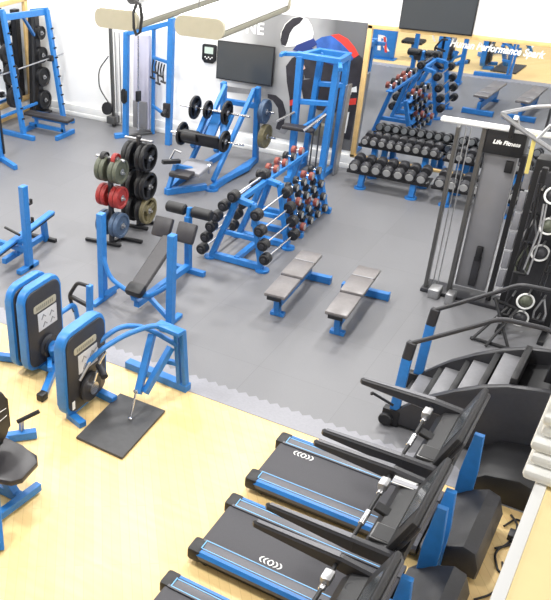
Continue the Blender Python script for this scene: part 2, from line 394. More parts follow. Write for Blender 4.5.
fixture(-7.28, -6.56, 10.1, 12.9, 3.5, 3.76, 'pale rounded pendant light hanging above the cable station, left of the pair', (10.4, 12.5))
fixture(-6.03, -5.29, 10.2, 12.3, 3.5, 3.76, 'pale rounded pendant light hanging nearer the television, right of the pair', (10.4, 12.4))
t = thing('ceiling_speaker', 'small grey speaker with a black looped cable on the left pendant light', 'speaker', (-6.75, 10.5, 3.73))
link('cabinet', B().box(-6.94, -6.68, 10.35, 10.65, 3.77, 4.0, .02), STEEL, t)
link('grille', B().cyl((-6.81, 10.352, 3.885), (-6.81, 10.335, 3.885), .09, 20), BLACK, t)
link('cable_loop', B().tube([( -6.62+.0, 10.12, 3.9), (-6.52, 10.1, 3.86), (-6.49, 10.1, 3.7), (-6.52, 10.1, 3.5), (-6.58, 10.1, 3.46), (-6.62, 10.1, 3.55), (-6.63, 10.11, 3.75), (-6.62, 10.2, 3.9), (-6.63, 10.36, 3.92)], .022, 8), BLACK, t)

# ------------------------------------------------------------------ weight plates
def plate_meshes(R, th, spokes):
    b = B()
    if spokes:
        b.lathe([(R*.80,0),(R*.97,0),(R,th*.15),(R,th*.85),(R*.97,th),(R*.80,th),(R*.78,th*.5),(R*.80,0.0001)], (0,0,0), (1,0,0), 28)
        b.lathe([(.03,0),(R*.34,0),(R*.36,th*.2),(R*.36,th*.8),(R*.34,th),(.03,th)], (0,0,0), (1,0,0), 20)
        for i in range(3):
            a = 2*PI*i/3+.4; c, s_ = math.cos(a), math.sin(a)
            b.bar((th/2, c*R*.3, s_*R*.3), (th/2, c*R*.82, s_*R*.82), R*.42, th*.6, (1,0,0), .003)
    else:
        b.lathe([(.03,0),(R*.3,0),(R*.33,th*.22),(R*.76,th*.22),(R*.82,0),(R*.97,0),(R,th*.15),(R,th*.85),(R*.97,th),(R*.82,th),(R*.76,th*.78),(R*.33,th*.78),(R*.3,th),(.03,th)], (0,0,0), (1,0,0), 28)
    h = B().lathe([(.028,-.003),(.05,-.003),(.05,th+.003),(.028,th+.003)], (0,0,0), (1,0,0), 16)
    return b, h
PLC = {}
def plate(p, R, th, m, label, group, spokes=False, axis_rz=0):
    key = (R, th, m.name, spokes)
    if key not in PLC:
        o = thing('weight_plate', label, 'weight plate', p, axis_rz, group)
        b, h = plate_meshes(R, th, spokes)
        link('disc', b, m, o, False); tag(link('hub', h, STEEL, o, False), 'steel hub ring'); PLC[key] = o
    else:
        o = copy_tree(PLC[key]); o.location = p; o.rotation_euler = (0,0,axis_rz)
        o['label'] = label; o['group'] = group
    return o

# ------------------------------------------------------------------ smith machine + black plate stand + bench, far left
t = thing('smith_machine', 'blue smith machine with two leaning posts in the far left corner', 'smith machine', (-12.1, 14.6, 0))
for y, zt in ((13.9, 2.62), (15.36, 2.42)):
    xt = -12.38
    post = link('upright', B().bar((-12.06, y, .06), (xt, y, zt), .09, .11, (0,1,0)), BLUE, t)
    pk = B()
    for i in range(9):
        f = .16 + i*.085; pk.cyl((-12.06+(xt+12.06)*f+.05, y+.0, zt*f), (-12.06+(xt+12.06)*f+.11, y, zt*f+.02), .018, 8)
    link('rack_pegs', pk, BLACK, post)
    link('foot', B().bar((-12.9, y, .05), (-11.72, y-.05, .05), .09, .1), BLUE, t)
    link('rear_post', B().bar((-12.9, y-.1, .1), (-12.76, y-.1, zt-.06), .1, .1, (0,1,0)), BLACK, t)
    link('top_arm', B().bar((-12.76, y-.1, zt-.05), (-12.34, y, zt+.0), .09, .11), BLUE, t)
link('top_beam', B().bar((-12.42, 13.9, 2.5), (-12.42, 15.36, 2.38), .07, .13), BLUE, t)
link('corner_brace', B().bar((-12.45, 14.6, 2.42), (-12.74, 15.3, 1.86), .06), BLUE, t)
link('rear_crossbar', B().bar((-12.83, 13.9, .3), (-12.83, 15.36, .3), .06), BLUE, t)
bx = link('lifting_bar', B().cyl((-12.27, 13.5, 1.42), (-12.27, 15.75, 1.42), .016, 12), STEEL, t)
link('bar_hook', B().box(-12.33, -12.2, 13.96, 14.06, 1.36, 1.48, .01), BLACK, t)
link('bar_hook', B().box(-12.33, -12.2, 15.2, 15.3, 1.36, 1.48, .01), BLACK, t)

t = thing('plate_stand', 'tall dark plate stand in the corner behind the smith machine', 'plate stand', (-12.95, 15.6, 0))
link('column', B().bar((-12.95, 15.6, .05), (-12.95, 15.6, 2.3), .16, .16), CHAR, t)
link('base', B().box(-13.15, -12.7, 15.42, 15.76, 0, .05, .01), CHAR, t)
for i, z in enumerate((.32, .86, 1.36, 1.85)):
    h = B().cyl((-12.95, 15.6, z), (-12.7, 15.6, z), .022, 12); link('horn', h, STEEL, t)
    plate((-12.85, 15.6, z), (.225, .225, .18, .15)[i], .1, BLACK, 'black plate on the ' + ('bottom', 'second lowest', 'second highest', 'top')[i] + ' horn of the corner plate stand', 'black plates on the corner stand')
for i, (y, z, R) in enumerate(((14.05, 1.62, .2), (14.15, 1.14, .24), (14.2, .62, .24))):
    tt = thing('wall_horn', ['top', 'middle', 'bottom'][i] + ' short storage horn on the left mirror wall behind the smith machine', 'storage horn', (WX+.06, y+.4, z))
    link('mount', B().box(WX+.013, WX+.05, y+.34, y+.46, z-.06, z+.06, .005), BLACK, tt)
    link('pin', B().cyl((WX+.05, y+.4, z), (WX+.55, y+.4, z), .022, 12), STEEL, tt)
    plate((WX+.34, y+.4, z), R, .1, BLACK, 'black plate on the ' + ['top', 'middle', 'bottom'][i] + ' horn of the left mirror wall', 'black plates by the left mirror')

t = thing('flat_bench', 'low black flat bench on a blue frame beside the smith machine', 'bench', (-11.8, 14.42, 0))
link('pad', B().box(-12.36, -11.1, 14.28, 14.54, .36, .43, .025), DGREYV, t)
link('beam', B().bar((-12.3, 14.42, .14), (-11.3, 14.42, .14), .07, .08), BLUE, t)
link('seat_support', B().bar((-12.2, 14.41, .32), (-11.2, 14.41, .32), .06, .06), BLUE, t)
for x in (-12.1, -11.35): link('leg', B().bar((x, 14.42, .1), (x, 14.42, .35), .07, .07), BLUE, t)
link('foot', B().bar((-11.3, 14.1, .05), (-11.3, 14.74, .05), .08, .1), BLUE, t)
link('foot', B().bar((-12.3, 14.15, .05), (-12.3, 14.7, .05), .08, .1), BLUE, t)

t = thing('squat_rack', 'blue rack post with a long foot cut by the left photo edge', 'rack', (-11.4, 12.5, 0))
link('upright', B().bar((-11.5, 12.5, 0), (-11.58, 12.5, 2.0), .1, .1, (0,1,0)), BLUE, t)
link('upright', B().bar((-12.4, 12.5, 0), (-12.44, 12.5, 2.0), .1, .1, (0,1,0)), BLUE, t)
link('foot', B().bar((-11.5, 12.5, .05), (-10.9, 12.24, .05), .09, .1), BLUE, t)
link('front_foot', B().bar((-11.6, 12.1, .05), (-10.95, 11.72, .05), .09, .1).bar((-11.5, 12.46, .06), (-11.55, 12.08, .06), .08), BLUE, t)
link('top_bar', B().bar((-12.44, 12.5, 1.96), (-11.58, 12.5, 1.96), .08), BLUE, t)
link('inner_track', B().bar((-11.44, 12.53, .15), (-11.52, 12.53, 1.9), .03, .05, (0,1,0)), BLACK, t)

# ------------------------------------------------------------------ cable station
t = thing('cable_station', 'blue dual cable station with grey shrouds against the left back wall', 'cable machine', (-9.8, 15.4, 0))
link('front_post', B().bar((-10.13, 15.1, 0), (-10.08, 15.1, 2.24), .1, .12, (0,1,0)), BLUE, t)
link('front_post', B().bar((-9.06, 15.17, 0), (-9.04, 15.17, 2.6), .12, .12, (0,1,0)), BLUE, t)
link('rear_post', B().bar((-9.74, 15.62, 0), (-9.74, 15.62, 2.28), .07, .07, (0,1,0)), BLUE, t)
link('side_column', B().bar((-10.82, 15.66, 0), (-10.88, 15.66, 2.3), .06, .08, (0,1,0)), GUN, t)
link('top_bar', B().bar((-10.08, 15.1, 2.2), (-9.06, 15.17, 2.5), .07, .09), BLUE, t)
link('rear_top_bar', B().bar((-9.74, 15.62, 2.24), (-9.06, 15.2, 2.5), .06), BLUE, t)
link('base_foot', B().bar((-10.3, 14.92, .05), (-10.1, 15.16, .05), .12, .1), BLUE, t)
link('base_rail', B().bar((-10.12, 15.12, .03), (-9.76, 15.6, .03), .08, .05), GUN, t)
link('shroud', B().box(-10.2, -9.8, 15.52, 15.62, .1, 2.12, .02), LILAC, t)
link('weight_cover', B().box(-10.18, -9.82, 15.47, 15.519, .12, .72, .01), PANEL, t)
g_ = link('guide_rod', B().cyl((-9.92, 15.3, .12), (-9.92, 15.3, 2.15), .018, 12), CHROME, t)
link('selector', B().box(-9.96, -9.88, 15.24, 15.36, .78, 1.0, .01), BLACK, g_)
link('carriage', B().box(-10.18, -10.04, 15.0, 15.06, .8, 1.05, .02).box(-10.14, -10.08, 14.99, 15.07, .78, 1.08), BLACK, t)
link('carriage', B().box(-9.14, -8.98, 15.03, 15.1, .62, .92, .02).cyl((-9.06, 15.03, .77), (-9.06, 14.9, .72), .05, 12), BLACK, t)
link('pulley', B().lathe([(.04,0),(.14,0),(.12,.025),(.14,.05),(.04,.05)], (-10.93, 15.58, .4), (0,-1,.2), 20), BLACK, t)
link('weight_block', B().box(-10.92, -10.7, 15.5, 15.72, .08, .24, .01), GUN, t)
link('cable', B().cyl((-10.62, 15.5, .15), (-10.66, 15.5, 2.1), .012, 8).cyl((-10.5, 15.5, .15), (-10.54, 15.5, 2.1), .014, 8), STEEL, t)
link('curved_handle', B().tube(fil([(-10.9, 15.6, 1.55), (-11.12, 15.52, 1.25), (-11.12, 15.52, .85), (-10.9, 15.6, .5)], .15), .014, 8), BLACK, t)
hk = link('accessory_hook', B().bar((-9.72, 15.55, 1.68), (-9.14, 15.2, 1.72), .05, .06).bar((-9.72, 15.55, .66), (-9.2, 15.25, .6), .05, .06), BLUE, t)
for i, (f, L) in enumerate(((.15, .36), (.35, .22), (.52, .42), (.7, .24), (.86, .34))):
    x = -9.72+.58*f; y = 15.5-.33*f; z = 1.66
    tt = thing('cable_attachment', ORD[i] + ' black handle from the left on the cable station hook', 'attachment', (x, y, z), group='handles on the cable station')
    link('strap', B().tube([(x, y, z), (x-.02, y-.02, z-L*.5), (x, y-.03, z-L)], .016, 8), BLACK, tt)
    link('grip', B().tube([(x-.06, y-.03, z-L), (x+.06, y-.05, z-L-.02)], .022, 10), BLACK, tt)

# ------------------------------------------------------------------ leg press
t = thing('leg_press', 'blue plate loaded leg press below the wall television', 'leg press', (-7.35, 14.1, 0))
for x in (-7.72, -6.98):
    link('rear_upright', B().bar((x, 15.15, 0), (x, 15.0, 1.55), .1, .11, (0,1,0)), BLUE, t)
    link('guide_rail', B().bar((x+(.06 if x < -7.3 else -.06), 13.45, .14), (x+(.06 if x < -7.3 else -.06), 14.98, 1.5), .075, .1), BLUE, t)
    link('base_rail', B().bar((x, 13.3, .06), (x, 15.1, .06), .1, .12), BLUE, t)
link('side_brace', B().bar((-7.0, 13.5, .08), (-6.86, 14.55, .1), .09, .1).bar((-6.86, 14.55, .1), (-6.98, 15.12, .08), .09, .1), BLUE, t)
link('top_crossbar', B().bar((-7.72, 15.03, 1.18), (-6.98, 15.03, 1.18), .08, .1), BLUE, t)
link('foot_pad', B().cyl((-7.02, 13.38, 0), (-7.02, 13.38, .04), .13, 18), BLUE, t)
link('front_base', B().bar((-7.62, 12.72, .06), (-7.12, 13.34, .06), .1, .12).bar((-7.62, 12.72, .06), (-7.72, 13.3, .06), .1, .12).bar((-7.62, 12.76, .06), (-7.6, 13.0, .5), .08, .08).bar((-7.6, 13.0, .48), (-7.2, 13.35, .34), .08), BLUE, t)
link('seat', B().cbox((-7.42, 12.93, .38), (.44, .26, .09), .03, rx=.1), DGREYV, t)
link('back_pad', B().cbox((-7.36, 13.3, .4), (.5, .56, .09), .03, rx=.12), LGREYV, t)
link('arm_rest', B().bar((-7.72, 12.72, .62), (-7.52, 13.02, .58), .09, .07), BLACK, t)
link('hand_grip', B().tube([(-7.7, 12.95, .6), (-7.62, 13.0, .78), (-7.52, 13.05, .74)], .022, 10).tube([(-7.05, 13.3, .35), (-7.0, 13.2, .55)], .022, 10), CHROME, t)
sl = link('sled', B().bar((-7.6, 13.62, .66), (-7.6, 14.2, 1.22), .09, .1).bar((-7.1, 13.62, .66), (-7.1, 14.2, 1.22), .09, .1).bar((-7.6, 14.18, 1.2), (-7.1, 14.18, 1.2), .09).bar((-7.35, 13.7, .72), (-7.35, 14.15, 1.18), .2, .05), BLUE, t)
link('foot_plate', B().cbox((-7.42, 13.55, .86), (.86, .06, .3), .02, rx=.5), BLACK, t)
link('foot_plate_roller', B().cyl((-7.78, 13.54, .9), (-7.44, 13.54, .9), .11, 18, bev=.02), BLACK, t)
link('load_bar', B().cyl((-8.1, 13.98, 1.3), (-6.62, 13.98, 1.3), .022, 12), CHROME, t)
link('load_bar', B().cyl((-8.1, 13.66, .87), (-6.55, 13.66, .87), .022, 12), CHROME, t)
link('storage_horn', B().cyl((-6.93, 15.03, 1.1), (-6.6, 15.03, 1.1), .025, 12).cyl((-6.93, 15.08, .6), (-6.55, 15.08, .6), .025, 12), CHROME, t)
LPG = 'black plates on the leg press sled'
for (x, y, z, R, th), lb in (((-7.8, 13.98, 1.3, .22, .05), 'spoked black plate on the upper left end of the leg press sled'),
                             ((-7.52, 13.98, 1.3, .17, .05), 'small black plate inside the upper left end of the leg press sled'),
                             ((-7.12, 13.98, 1.3, .22, .05), 'spoked black plate on the upper right end of the leg press sled'),
                             ((-7.88, 13.66, .87, .22, .05), 'spoked black plate on the lower left end of the leg press sled'),
                             ((-6.97, 13.66, .87, .2, .05), 'spoked black plate on the lower right end of the leg press sled')):
    plate((x, y, z), R, th, BLACK, lb, LPG, True)
plate((-6.86, 15.03, 1.1), .235, .1, SLATE, 'slate blue plate on the upper horn of the leg press post', 'plates on the leg press storage horns')
plate((-6.84, 15.08, .6), .235, .11, OCHRE, 'ochre grey plate on the lower horn of the leg press post', 'plates on the leg press storage horns')

# ------------------------------------------------------------------ pull up tower
t = thing('pull_up_tower', 'tall blue assisted pull up tower in front of the wall print', 'pull up machine', (-5.8, 15.2, 0))
link('post', B().bar((-6.1, 14.92, 0), (-6.14, 14.92, 2.25), .11, .12, (0,1,0)), BLUE, t)
link('post', B().bar((-5.5, 14.98, 0), (-5.44, 14.98, 2.2), .115, .13, (0,1,0)), BLUE, t)
link('rear_post', B().bar((-6.08, 15.5, 0), (-5.93, 15.4, 2.25), .1, .12, (0,1,0)), BLUE, t)
link('rear_post', B().bar((-5.5, 15.6, 0), (-5.46, 15.5, 2.2), .1, .12, (0,1,0)), BLUE, t)
link('top_frame', B().bar((-6.22, 14.92, 2.27), (-5.36, 14.95, 2.24), .11, .1).bar((-6.0, 15.4, 2.26), (-5.4, 15.5, 2.22), .1, .1).bar((-5.42, 14.95, 2.22), (-5.44, 15.5, 2.22), .1).bar((-6.12, 14.92, 2.26), (-5.96, 15.4, 2.26), .1), BLUE, t)
link('pull_up_grip', B().bar((-6.5, 14.86, 2.26), (-6.18, 14.9, 2.28), .07, .07).bar((-6.42, 14.66, 2.28), (-6.42, 14.9, 2.28), .06, .06), BLUE, t)
link('pull_up_grip', B().bar((-5.38, 14.92, 2.2), (-5.28, 14.7, 2.16), .07, .07), BLUE, t)
link('cross_brace', B().bar((-6.1, 14.95, 1.42), (-5.48, 14.98, 1.46), .08, .09).bar((-5.98, 15.42, 1.66), (-5.47, 15.5, 1.68), .08, .09), BLUE, t)
link('base', B().bar((-6.12, 14.86, .05), (-5.48, 14.94, .05), .1, .1).bar((-6.08, 14.9, .05), (-6.08, 15.55, .05), .1, .1).bar((-5.5, 14.6, .05), (-5.5, 15.65, .05), .1, .1).bar((-6.05, 14.5, .05), (-5.52, 14.62, .05), .09, .1).bar((-6.1, 14.86, .07), (-5.95, 14.5, .07), .09, .1), BLUE, t)
link('knee_pad', B().cbox((-5.95, 14.72, 1.0), (.62, .22, .08), .03, rz=.08), DGREYV, t)
link('lever', B().bar((-5.66, 14.75, 1.02), (-5.56, 15.2, 1.4), .06).bar((-5.9, 14.8, 1.0), (-5.62, 15.2, 1.22), .06), BLUE, t)
link('dip_handle', B().tube([(-6.4, 14.7, 1.06), (-6.12, 14.86, 1.24)], .024, 10).tube([(-5.8, 14.6, 1.0), (-5.52, 14.9, 1.28)], .03, 10), CHROME, t)
link('guide_rods', B().cyl((-5.84, 15.2, .1), (-5.84, 15.2, 1.0), .016, 10).cyl((-5.72, 15.2, .1), (-5.72, 15.2, 1.0), .016, 10), GUN, t)
link('weight_stack', B().box(-5.92, -5.62, 15.26, 15.42, .72, .94, .01), OLIVE, t)
link('stack_guard', B().bar((-5.36, 15.35, .02), (-5.31, 15.35, 1.75), .05, .2, (0,1,0)), STEEL, t)

# ------------------------------------------------------------------ dumbbell racks with dumbbells
def dumbbell(R, L, m, label, group, name='dumbbell'):
    o = thing(name, label, 'dumbbell', (0,0,0), 0, group)
    link('handle', B().lathe([(.014,-L/2+.05),(.018,-.03),(.018,.03),(.014,L/2-.05)], (0,0,0), (0,1,0), 12), CHROME, o, False)
    for s in (-1, 1):
        h = link('head', B().lathe([(.02,L*.18),(R*.88,L*.18),(R,L*.21),(R,L*.46),(R*.92,L*.5),(R*.8,L*.5),(R*.76,L*.485),(.01,L*.485)], (0,0,0), (0,s,0), 18), m, o, False)
        link('end_cap', B().lathe([(.005,L*.486),(R*.74,L*.486),(R*.66,L*.51),(.005,L*.51)], (0,0,0), (0,s,0), 16), CAPS, h, False)
    return o
def place(o, loc, rx=0, rz=0): o.location = loc; o.rotation_euler = (rx, 0, rz); return o
def db_rack(x0, label):
    t = thing('dumbbell_rack', label, 'dumbbell rack', (x0, 15.3, 0))
    for x in (x0+.28, x0+1.24):
        link('leg', B().bar((x, 14.93, .03), (x, 14.98, .3), .1, .12).bar((x, 15.56, .03), (x, 15.48, .66), .1, .1, (1,0,0)).bar((x, 14.97, .24), (x, 15.5, .5), .08, .1), BLUE, t)
        link('foot_plate', B().cyl((x, 14.92, 0), (x, 14.92, .03), .11, 18).cyl((x, 15.57, 0), (x, 15.57, .03), .1, 18), BLUE, t)
    link('lower_tray', B().cbox((x0+.76, 15.0, .33), (1.52, .3, .035), .008, rx=.2).cbox((x0+.76, 14.87, .32), (1.52, .03, .07), .006, rx=.2), BLACK, t)
    link('upper_tray', B().cbox((x0+.76, 15.45, .69), (1.52, .26, .03), .008, rx=.2).cbox((x0+.76, 15.33, .68), (1.52, .03, .06), .006, rx=.2), BLACK, t)
    return t
db_rack(-4.97, 'black two tier dumbbell rack on blue legs below the large mirror, left one')
db_rack(-3.4, 'black two tier dumbbell rack on blue legs below the mirror, behind the cable crossover')
big = dumbbell(.1, .4, CHAR, 'x', 'dumbbells on the rack lower tiers'); small = dumbbell(.078, .33, CHAR, 'x', 'dumbbells on the rack upper tiers')
u1 = u2 = False
for x0, rk in ((-4.97, 'left'), (-3.4, 'right')):
    for i in range(7):
        o = big if not u1 else copy_tree(big); u1 = True
        place(o, (x0+.14+i*.207, 15.0, .462), .2); o['label'] = f'{ORD[i]} large round dumbbell from the left on the lower tier of the {rk} rack'
    for i in range(9):
        o = small if not u2 else copy_tree(small); u2 = True
        place(o, (x0+.12+i*.16, 15.45, .793), .2); o['label'] = f'{ORD[i]} small round dumbbell from the left on the upper tier of the {rk} rack'

# ------------------------------------------------------------------ barbell A-frame rack and dumbbell A-frame behind it
t = thing('barbell_rack', 'blue A-frame rack holding fixed barbells in the middle of the mat', 'barbell rack', (-5.18, 11.3, 0))
for y in (10.85, 11.8):
    link('leg', B().bar((-5.62, y, .08), (-5.24, y, 1.1), .085, .1, (0,1,0)), BLUE, t)
    link('leg', B().bar((-4.76, y, .08), (-4.98, y, 1.06), .085, .1, (0,1,0)).bar((-4.98, y, 1.04), (-5.22, y, 1.08), .08, .1, (0,1,0)), BLUE, t)
    link('floor_bar', B().bar((-5.66, y, .06), (-4.74, y, .06), .09, .1), BLUE, t)
    link('foot_plate', B().cyl((-4.74, y, 0), (-4.74, y, .03), .11, 16).cyl((-5.66, y, 0), (-5.66, y, .03), .1, 16), BLUE, t)
    link('cross_tie', B().bar((-5.45, y, .5), (-4.84, y, .5), .06, .07), BLUE, t)
link('spine', B().bar((-5.2, 10.85, .09), (-5.2, 11.8, .09), .09, .08).bar((-5.22, 10.85, 1.06), (-5.22, 11.8, 1.06), .07, .08), BLUE, t)
LB = [(-5.76, .16), (-5.7, .38), (-5.62, .58), (-5.54, .77), (-5.42, .97), (-5.27, 1.15)]
RB = [(-4.67, .26), (-4.72, .48), (-4.79, .7), (-4.87, .94)]
ck = B()
for x, z in LB: ck.bar((x+.06, 10.85, z-.05), (x-.03, 10.85, z-.055), .05, .03).bar((x+.06, 11.8, z-.05), (x-.03, 11.8, z-.055), .05, .03)
for x, z in RB: ck.bar((x-.06, 10.85, z-.05), (x+.03, 10.85, z-.055), .05, .03).bar((x-.06, 11.8, z-.05), (x+.03, 11.8, z-.055), .05, .03)
link('saddles', ck, BLACK, t)
bb = thing('fixed_barbell', 'x', 'barbell', (0,0,0), 0, 'fixed barbells on the A-frame')
link('bar', B().cyl((0, -.6, 0), (0, .6, 0), .016, 12), CHROME, bb, False)
for s in (-1, 1):
    h = link('head', B().lathe([(.018,.45),(.074,.45),(.088,.465),(.088,.585),(.074,.6),(.04,.6)], (0,0,0), (0,s,0), 18), BLACK, bb, False)
    link('end_cap', B().lathe([(.004,.601),(.042,.601),(.036,.622),(.004,.622)], (0,0,0), (0,s,0), 14), CHAR, h, False)
us = False
for side, L in (('left', LB), ('right', RB)):
    for i, (x, z) in enumerate(L):
        o = copy_tree(bb) if us else bb; us = True
        o.location = (x, 11.3, z); o['label'] = f'{ORD[i]} fixed barbell from the floor on the {side} slope of the A-frame rack'
t = thing('dumbbell_rack', 'blue A-frame rack with dark and coral dumbbells behind the barbell rack', 'dumbbell rack', (-5.1, 12.85, 0))
for y in (12.3, 13.5):
    link('leg', B().bar((-5.6, y, .06), (-5.34, y, .98), .08, .1, (0,1,0)), BLUE, t)
    link('leg', B().bar((-4.8, y, .06), (-5.02, y, .8), .08, .1, (0,1,0)), BLUE, t)
    link('floor_bar', B().bar((-5.64, y, .05), (-4.7, y, .05), .09, .1), BLUE, t)
    link('cross_tie', B().bar((-5.52, y, .36), (-4.84, y, .36), .07, .08), BLUE, t)
DBL = []
for k, z in enumerate((.2, .4, .62, .84)):
    xr = -4.82 - (z-.06)*.3
    link('shelf', B().bar((xr+.07, 12.15, z-.085), (xr+.07, 13.5, z-.085), .12, .03), BLUE, t)
    for j in range(4): DBL.append(('right', k, j, xr+.075, 12.3+j*.31, z))
link('top_shelf', B().bar((-5.36, 11.98, .96), (-5.36, 13.6, .96), .16, .03).bar((-5.28, 11.98, .98), (-5.28, 13.6, .98), .03, .07), BLUE, t)
for j in range(5): DBL.append(('left', 4, j, -5.4, 12.06+j*.34, 1.05))
d1 = dumbbell(.07, .21, BLACK, 'x', 'dumbbells on the A-frame'); d2 = dumbbell(.07, .21, ORANGE, 'x', 'dumbbells on the A-frame'); u = [False, False]
for side, k, j, x, y, z in DBL:
    q = 1 if (side == 'right' and (k*2+j) % 4 == 0) or (side == 'left' and j in (1, 2, 4)) else 0
    o = copy_tree((d1, d2)[q]) if u[q] else (d1, d2)[q]; u[q] = True
    place(o, (x, y, z), 0, PI/2)
    o['label'] = f"{('black', 'dark coral')[q]} dumbbell, {ORD[j]} from front, {side} side of A-frame, " + (f'{ORD[k]} shelf up' if k < 4 else 'top shelf')

# ------------------------------------------------------------------ plate trees
def tree(x, y, label, zs, h):
    t = thing('plate_tree', label, 'plate tree', (x, y, 0))
    link('post', B().bar((x, y, .03), (x, y, h), .07, .07), CHAR, t)
    link('foot', B().bar((x-.45, y-.12, .035), (x+.2, y-.03, .035), .06, .05), BLACK, t)
    link('foot', B().bar((x+.0, y+.22, .035), (x+.42, y+.28, .035), .06, .05).bar((x, y-.04, .035), (x+.02, y+.26, .035), .06, .05), BLACK, t)
    for z in zs: link('horn', B().cyl((x-.27, y, z), (x+.27, y, z), .022, 12), STEEL, t)
    return t
tree(-7.27, 10.4, 'dark plate tree with red and grey green plates, nearer of the two', (.38, .85, 1.28, 1.48), 1.5)
tree(-7.25, 11.2, 'dark plate tree with big black plates, farther of the two', (.36, .79, 1.28, 1.56), 1.62)
for z, R, m, nm in ((.38, .205, SLATE, 'slate blue'), (.86, .18, RED, 'red'), (1.3, .2, SAGE, 'grey green')):
    for s, sd in ((-1, 'left'), (1, 'right')):
        for k in (0, 1):
            x = -7.25 + s*(.085 + k*.085) - .04
            plate((x, 10.4, z), R, .075, m, f"{nm} plate, {('inner', 'outer')[k]} one on the {sd} horn of the nearer plate tree", 'coloured plates on the nearer plate tree')
plate((-7.42, 10.4, 1.48), .09, .08, BLACK, 'small black plate on the top left horn of the nearer plate tree', 'small plates on the nearer plate tree')
plate((-7.2, 10.4, 1.48), .1, .07, RED, 'small red plate on the top right horn of the nearer plate tree', 'small plates on the nearer plate tree')
for z, R, nm in ((.36, .235, 'bottom'), (.79, .24, 'middle'), (1.28, .235, 'top')):
    for s, sd in ((-1, 'left'), (1, 'right')):
        for k in (0, 1):
            x = -7.25 + s*(.09 + k*.09) - .04
            m = OCHRE if (nm == 'bottom' and s == 1 and k == 1) else BLACK
            plate((x, 11.2, z), R, .08, m, f"big {'ochre grey' if m is OCHRE else 'black'} plate, {('inner', 'outer')[k]} one on the {nm} {sd} horn of the farther plate tree", 'plates on the farther plate tree', k == 1)

# ------------------------------------------------------------------ two adjustable benches on the mat
t = b1 = thing('weight_bench', 'grey adjustable flat bench on a blue frame, next to the barbell rack', 'bench', (-3.96, 9.75, 0), .06, 'flat benches on the mat')
link('seat', B().box(-.155, .155, -.24, .38, .37, .43, .022), GREYV, t, False)
bk = link('back_pad', B().box(-.165, .165, .41, .93, .385, .445, .02).box(-.165, .165, .935, 1.27, .385, .445, .02), GREYV, t, False)
link('seam', B().box(-.15, .15, .925, .94, .443, .447), LGREYV, bk, False)
link('beam', B().bar((0, -.12, .22), (0, 1.25, .2), .08, .16), BLUE, t, False)
link('front_leg', B().bar((0, -.02, .02), (0, -.1, .36), .08, .1), BLUE, t, False)
link('front_foot', B().bar((-.1, -.02, .03), (.1, -.02, .03), .09, .06), BLUE, t, False)
link('pad_support', B().bar((0, .2, .36), (0, 1.2, .36), .09, .05).bar((0, .3, .2), (0, .3, .36), .07).bar((0, 1.05, .2), (0, .95, .36), .06), BLUE, t, False)
link('rear_leg', B().bar((0, 1.2, .06), (0, 1.2, .22), .08, .1), BLUE, t, False)
link('crossbar', B().bar((-.34, 1.24, .06), (.34, 1.24, .06), .09, .11), BLUE, t, False)
for x in (-.34, .34): link('end_cap', B().box(x-.012, x+.012, 1.19, 1.29, 0, .12, .004), BLUE, t, False)
link('front_bumper', B().box(-.1, .1, -.26, -.235, .34, .4, .006), BLACK, t, False)
b2 = copy_tree(b1); b2.location = (-3.06, 9.72, 0); b2['label'] = 'grey adjustable flat bench on a blue frame, right of its twin'

# ------------------------------------------------------------------ decline bench with blue uprights
t = thing('decline_bench', 'blue decline bench with tall uprights and black leg rollers near the plate trees', 'bench', (-5.7, 9.2, 0))
for x, y in ((-6.3, 8.76), (-5.1, 8.68)):
    link('upright', B().bar((x, y, 0), (x, y, 1.37), .1, .11, (0,1,0)), BLUE, t)
link('arm_brace', B().tube(fil([(-6.27, 8.74, .72), (-6.15, 8.72, .42), (-5.85, 8.72, .3), (-5.66, 8.72, .3)], .2), .035, 10).tube(fil([(-5.12, 8.68, .62), (-5.35, 8.7, .42), (-5.5, 8.72, .3), (-5.66, 8.72, .3)], .2), .035, 10), BLUE, t)
link('side_brace', B().bar((-5.11, 8.68, .08), (-5.55, 8.75, .33), .06, .07).bar((-6.28, 8.75, .1), (-6.0, 8.72, .33), .06, .07), BLUE, t)
link('foot', B().bar((-6.3, 8.5, .03), (-6.3, 9.05, .03), .09, .06).bar((-5.1, 8.45, .03), (-5.1, 8.95, .03), .09, .06), BLUE, t)
link('beam', B().bar((-5.68, 8.7, .14), (-5.68, 10.2, .12), .09, .1).bar((-5.68, 8.62, .26), (-5.7, 9.75, .74), .09, .09), BLUE, t)
link('rear_foot', B().bar((-5.95, 10.2, .04), (-5.4, 10.2, .04), .09, .08).bar((-5.68, 10.18, .06), (-5.7, 10.16, .95), .09, .1, (0,1,0)), BLUE, t)
link('bench_pad', B().bar((-5.66, 8.72, .42), (-5.7, 9.66, .8), .25, .07, bev=.02), DGREYV, t)
link('head_pad', B().cbox((-5.66, 8.66, .4), (.27, .2, .13), .04, rx=.4), BLACK, t)
for x in (-5.9, -5.5): link('knee_pad', B().cbox((x, 9.76, .88), (.3, .1, .3), .03, rx=-.5), DGREYV, t)
link('roller_post', B().bar((-5.7, 10.14, .8), (-5.7, 10.2, 1.08), .06, .08, (0,1,0)), BLUE, t)
for x0, x1 in ((-6.08, -5.76), (-5.64, -5.32)): link('leg_roller', B().cyl((x0, 10.18, 1.03), (x1, 10.18, 1.03), .085, 20, bev=.02), BLACK, t)

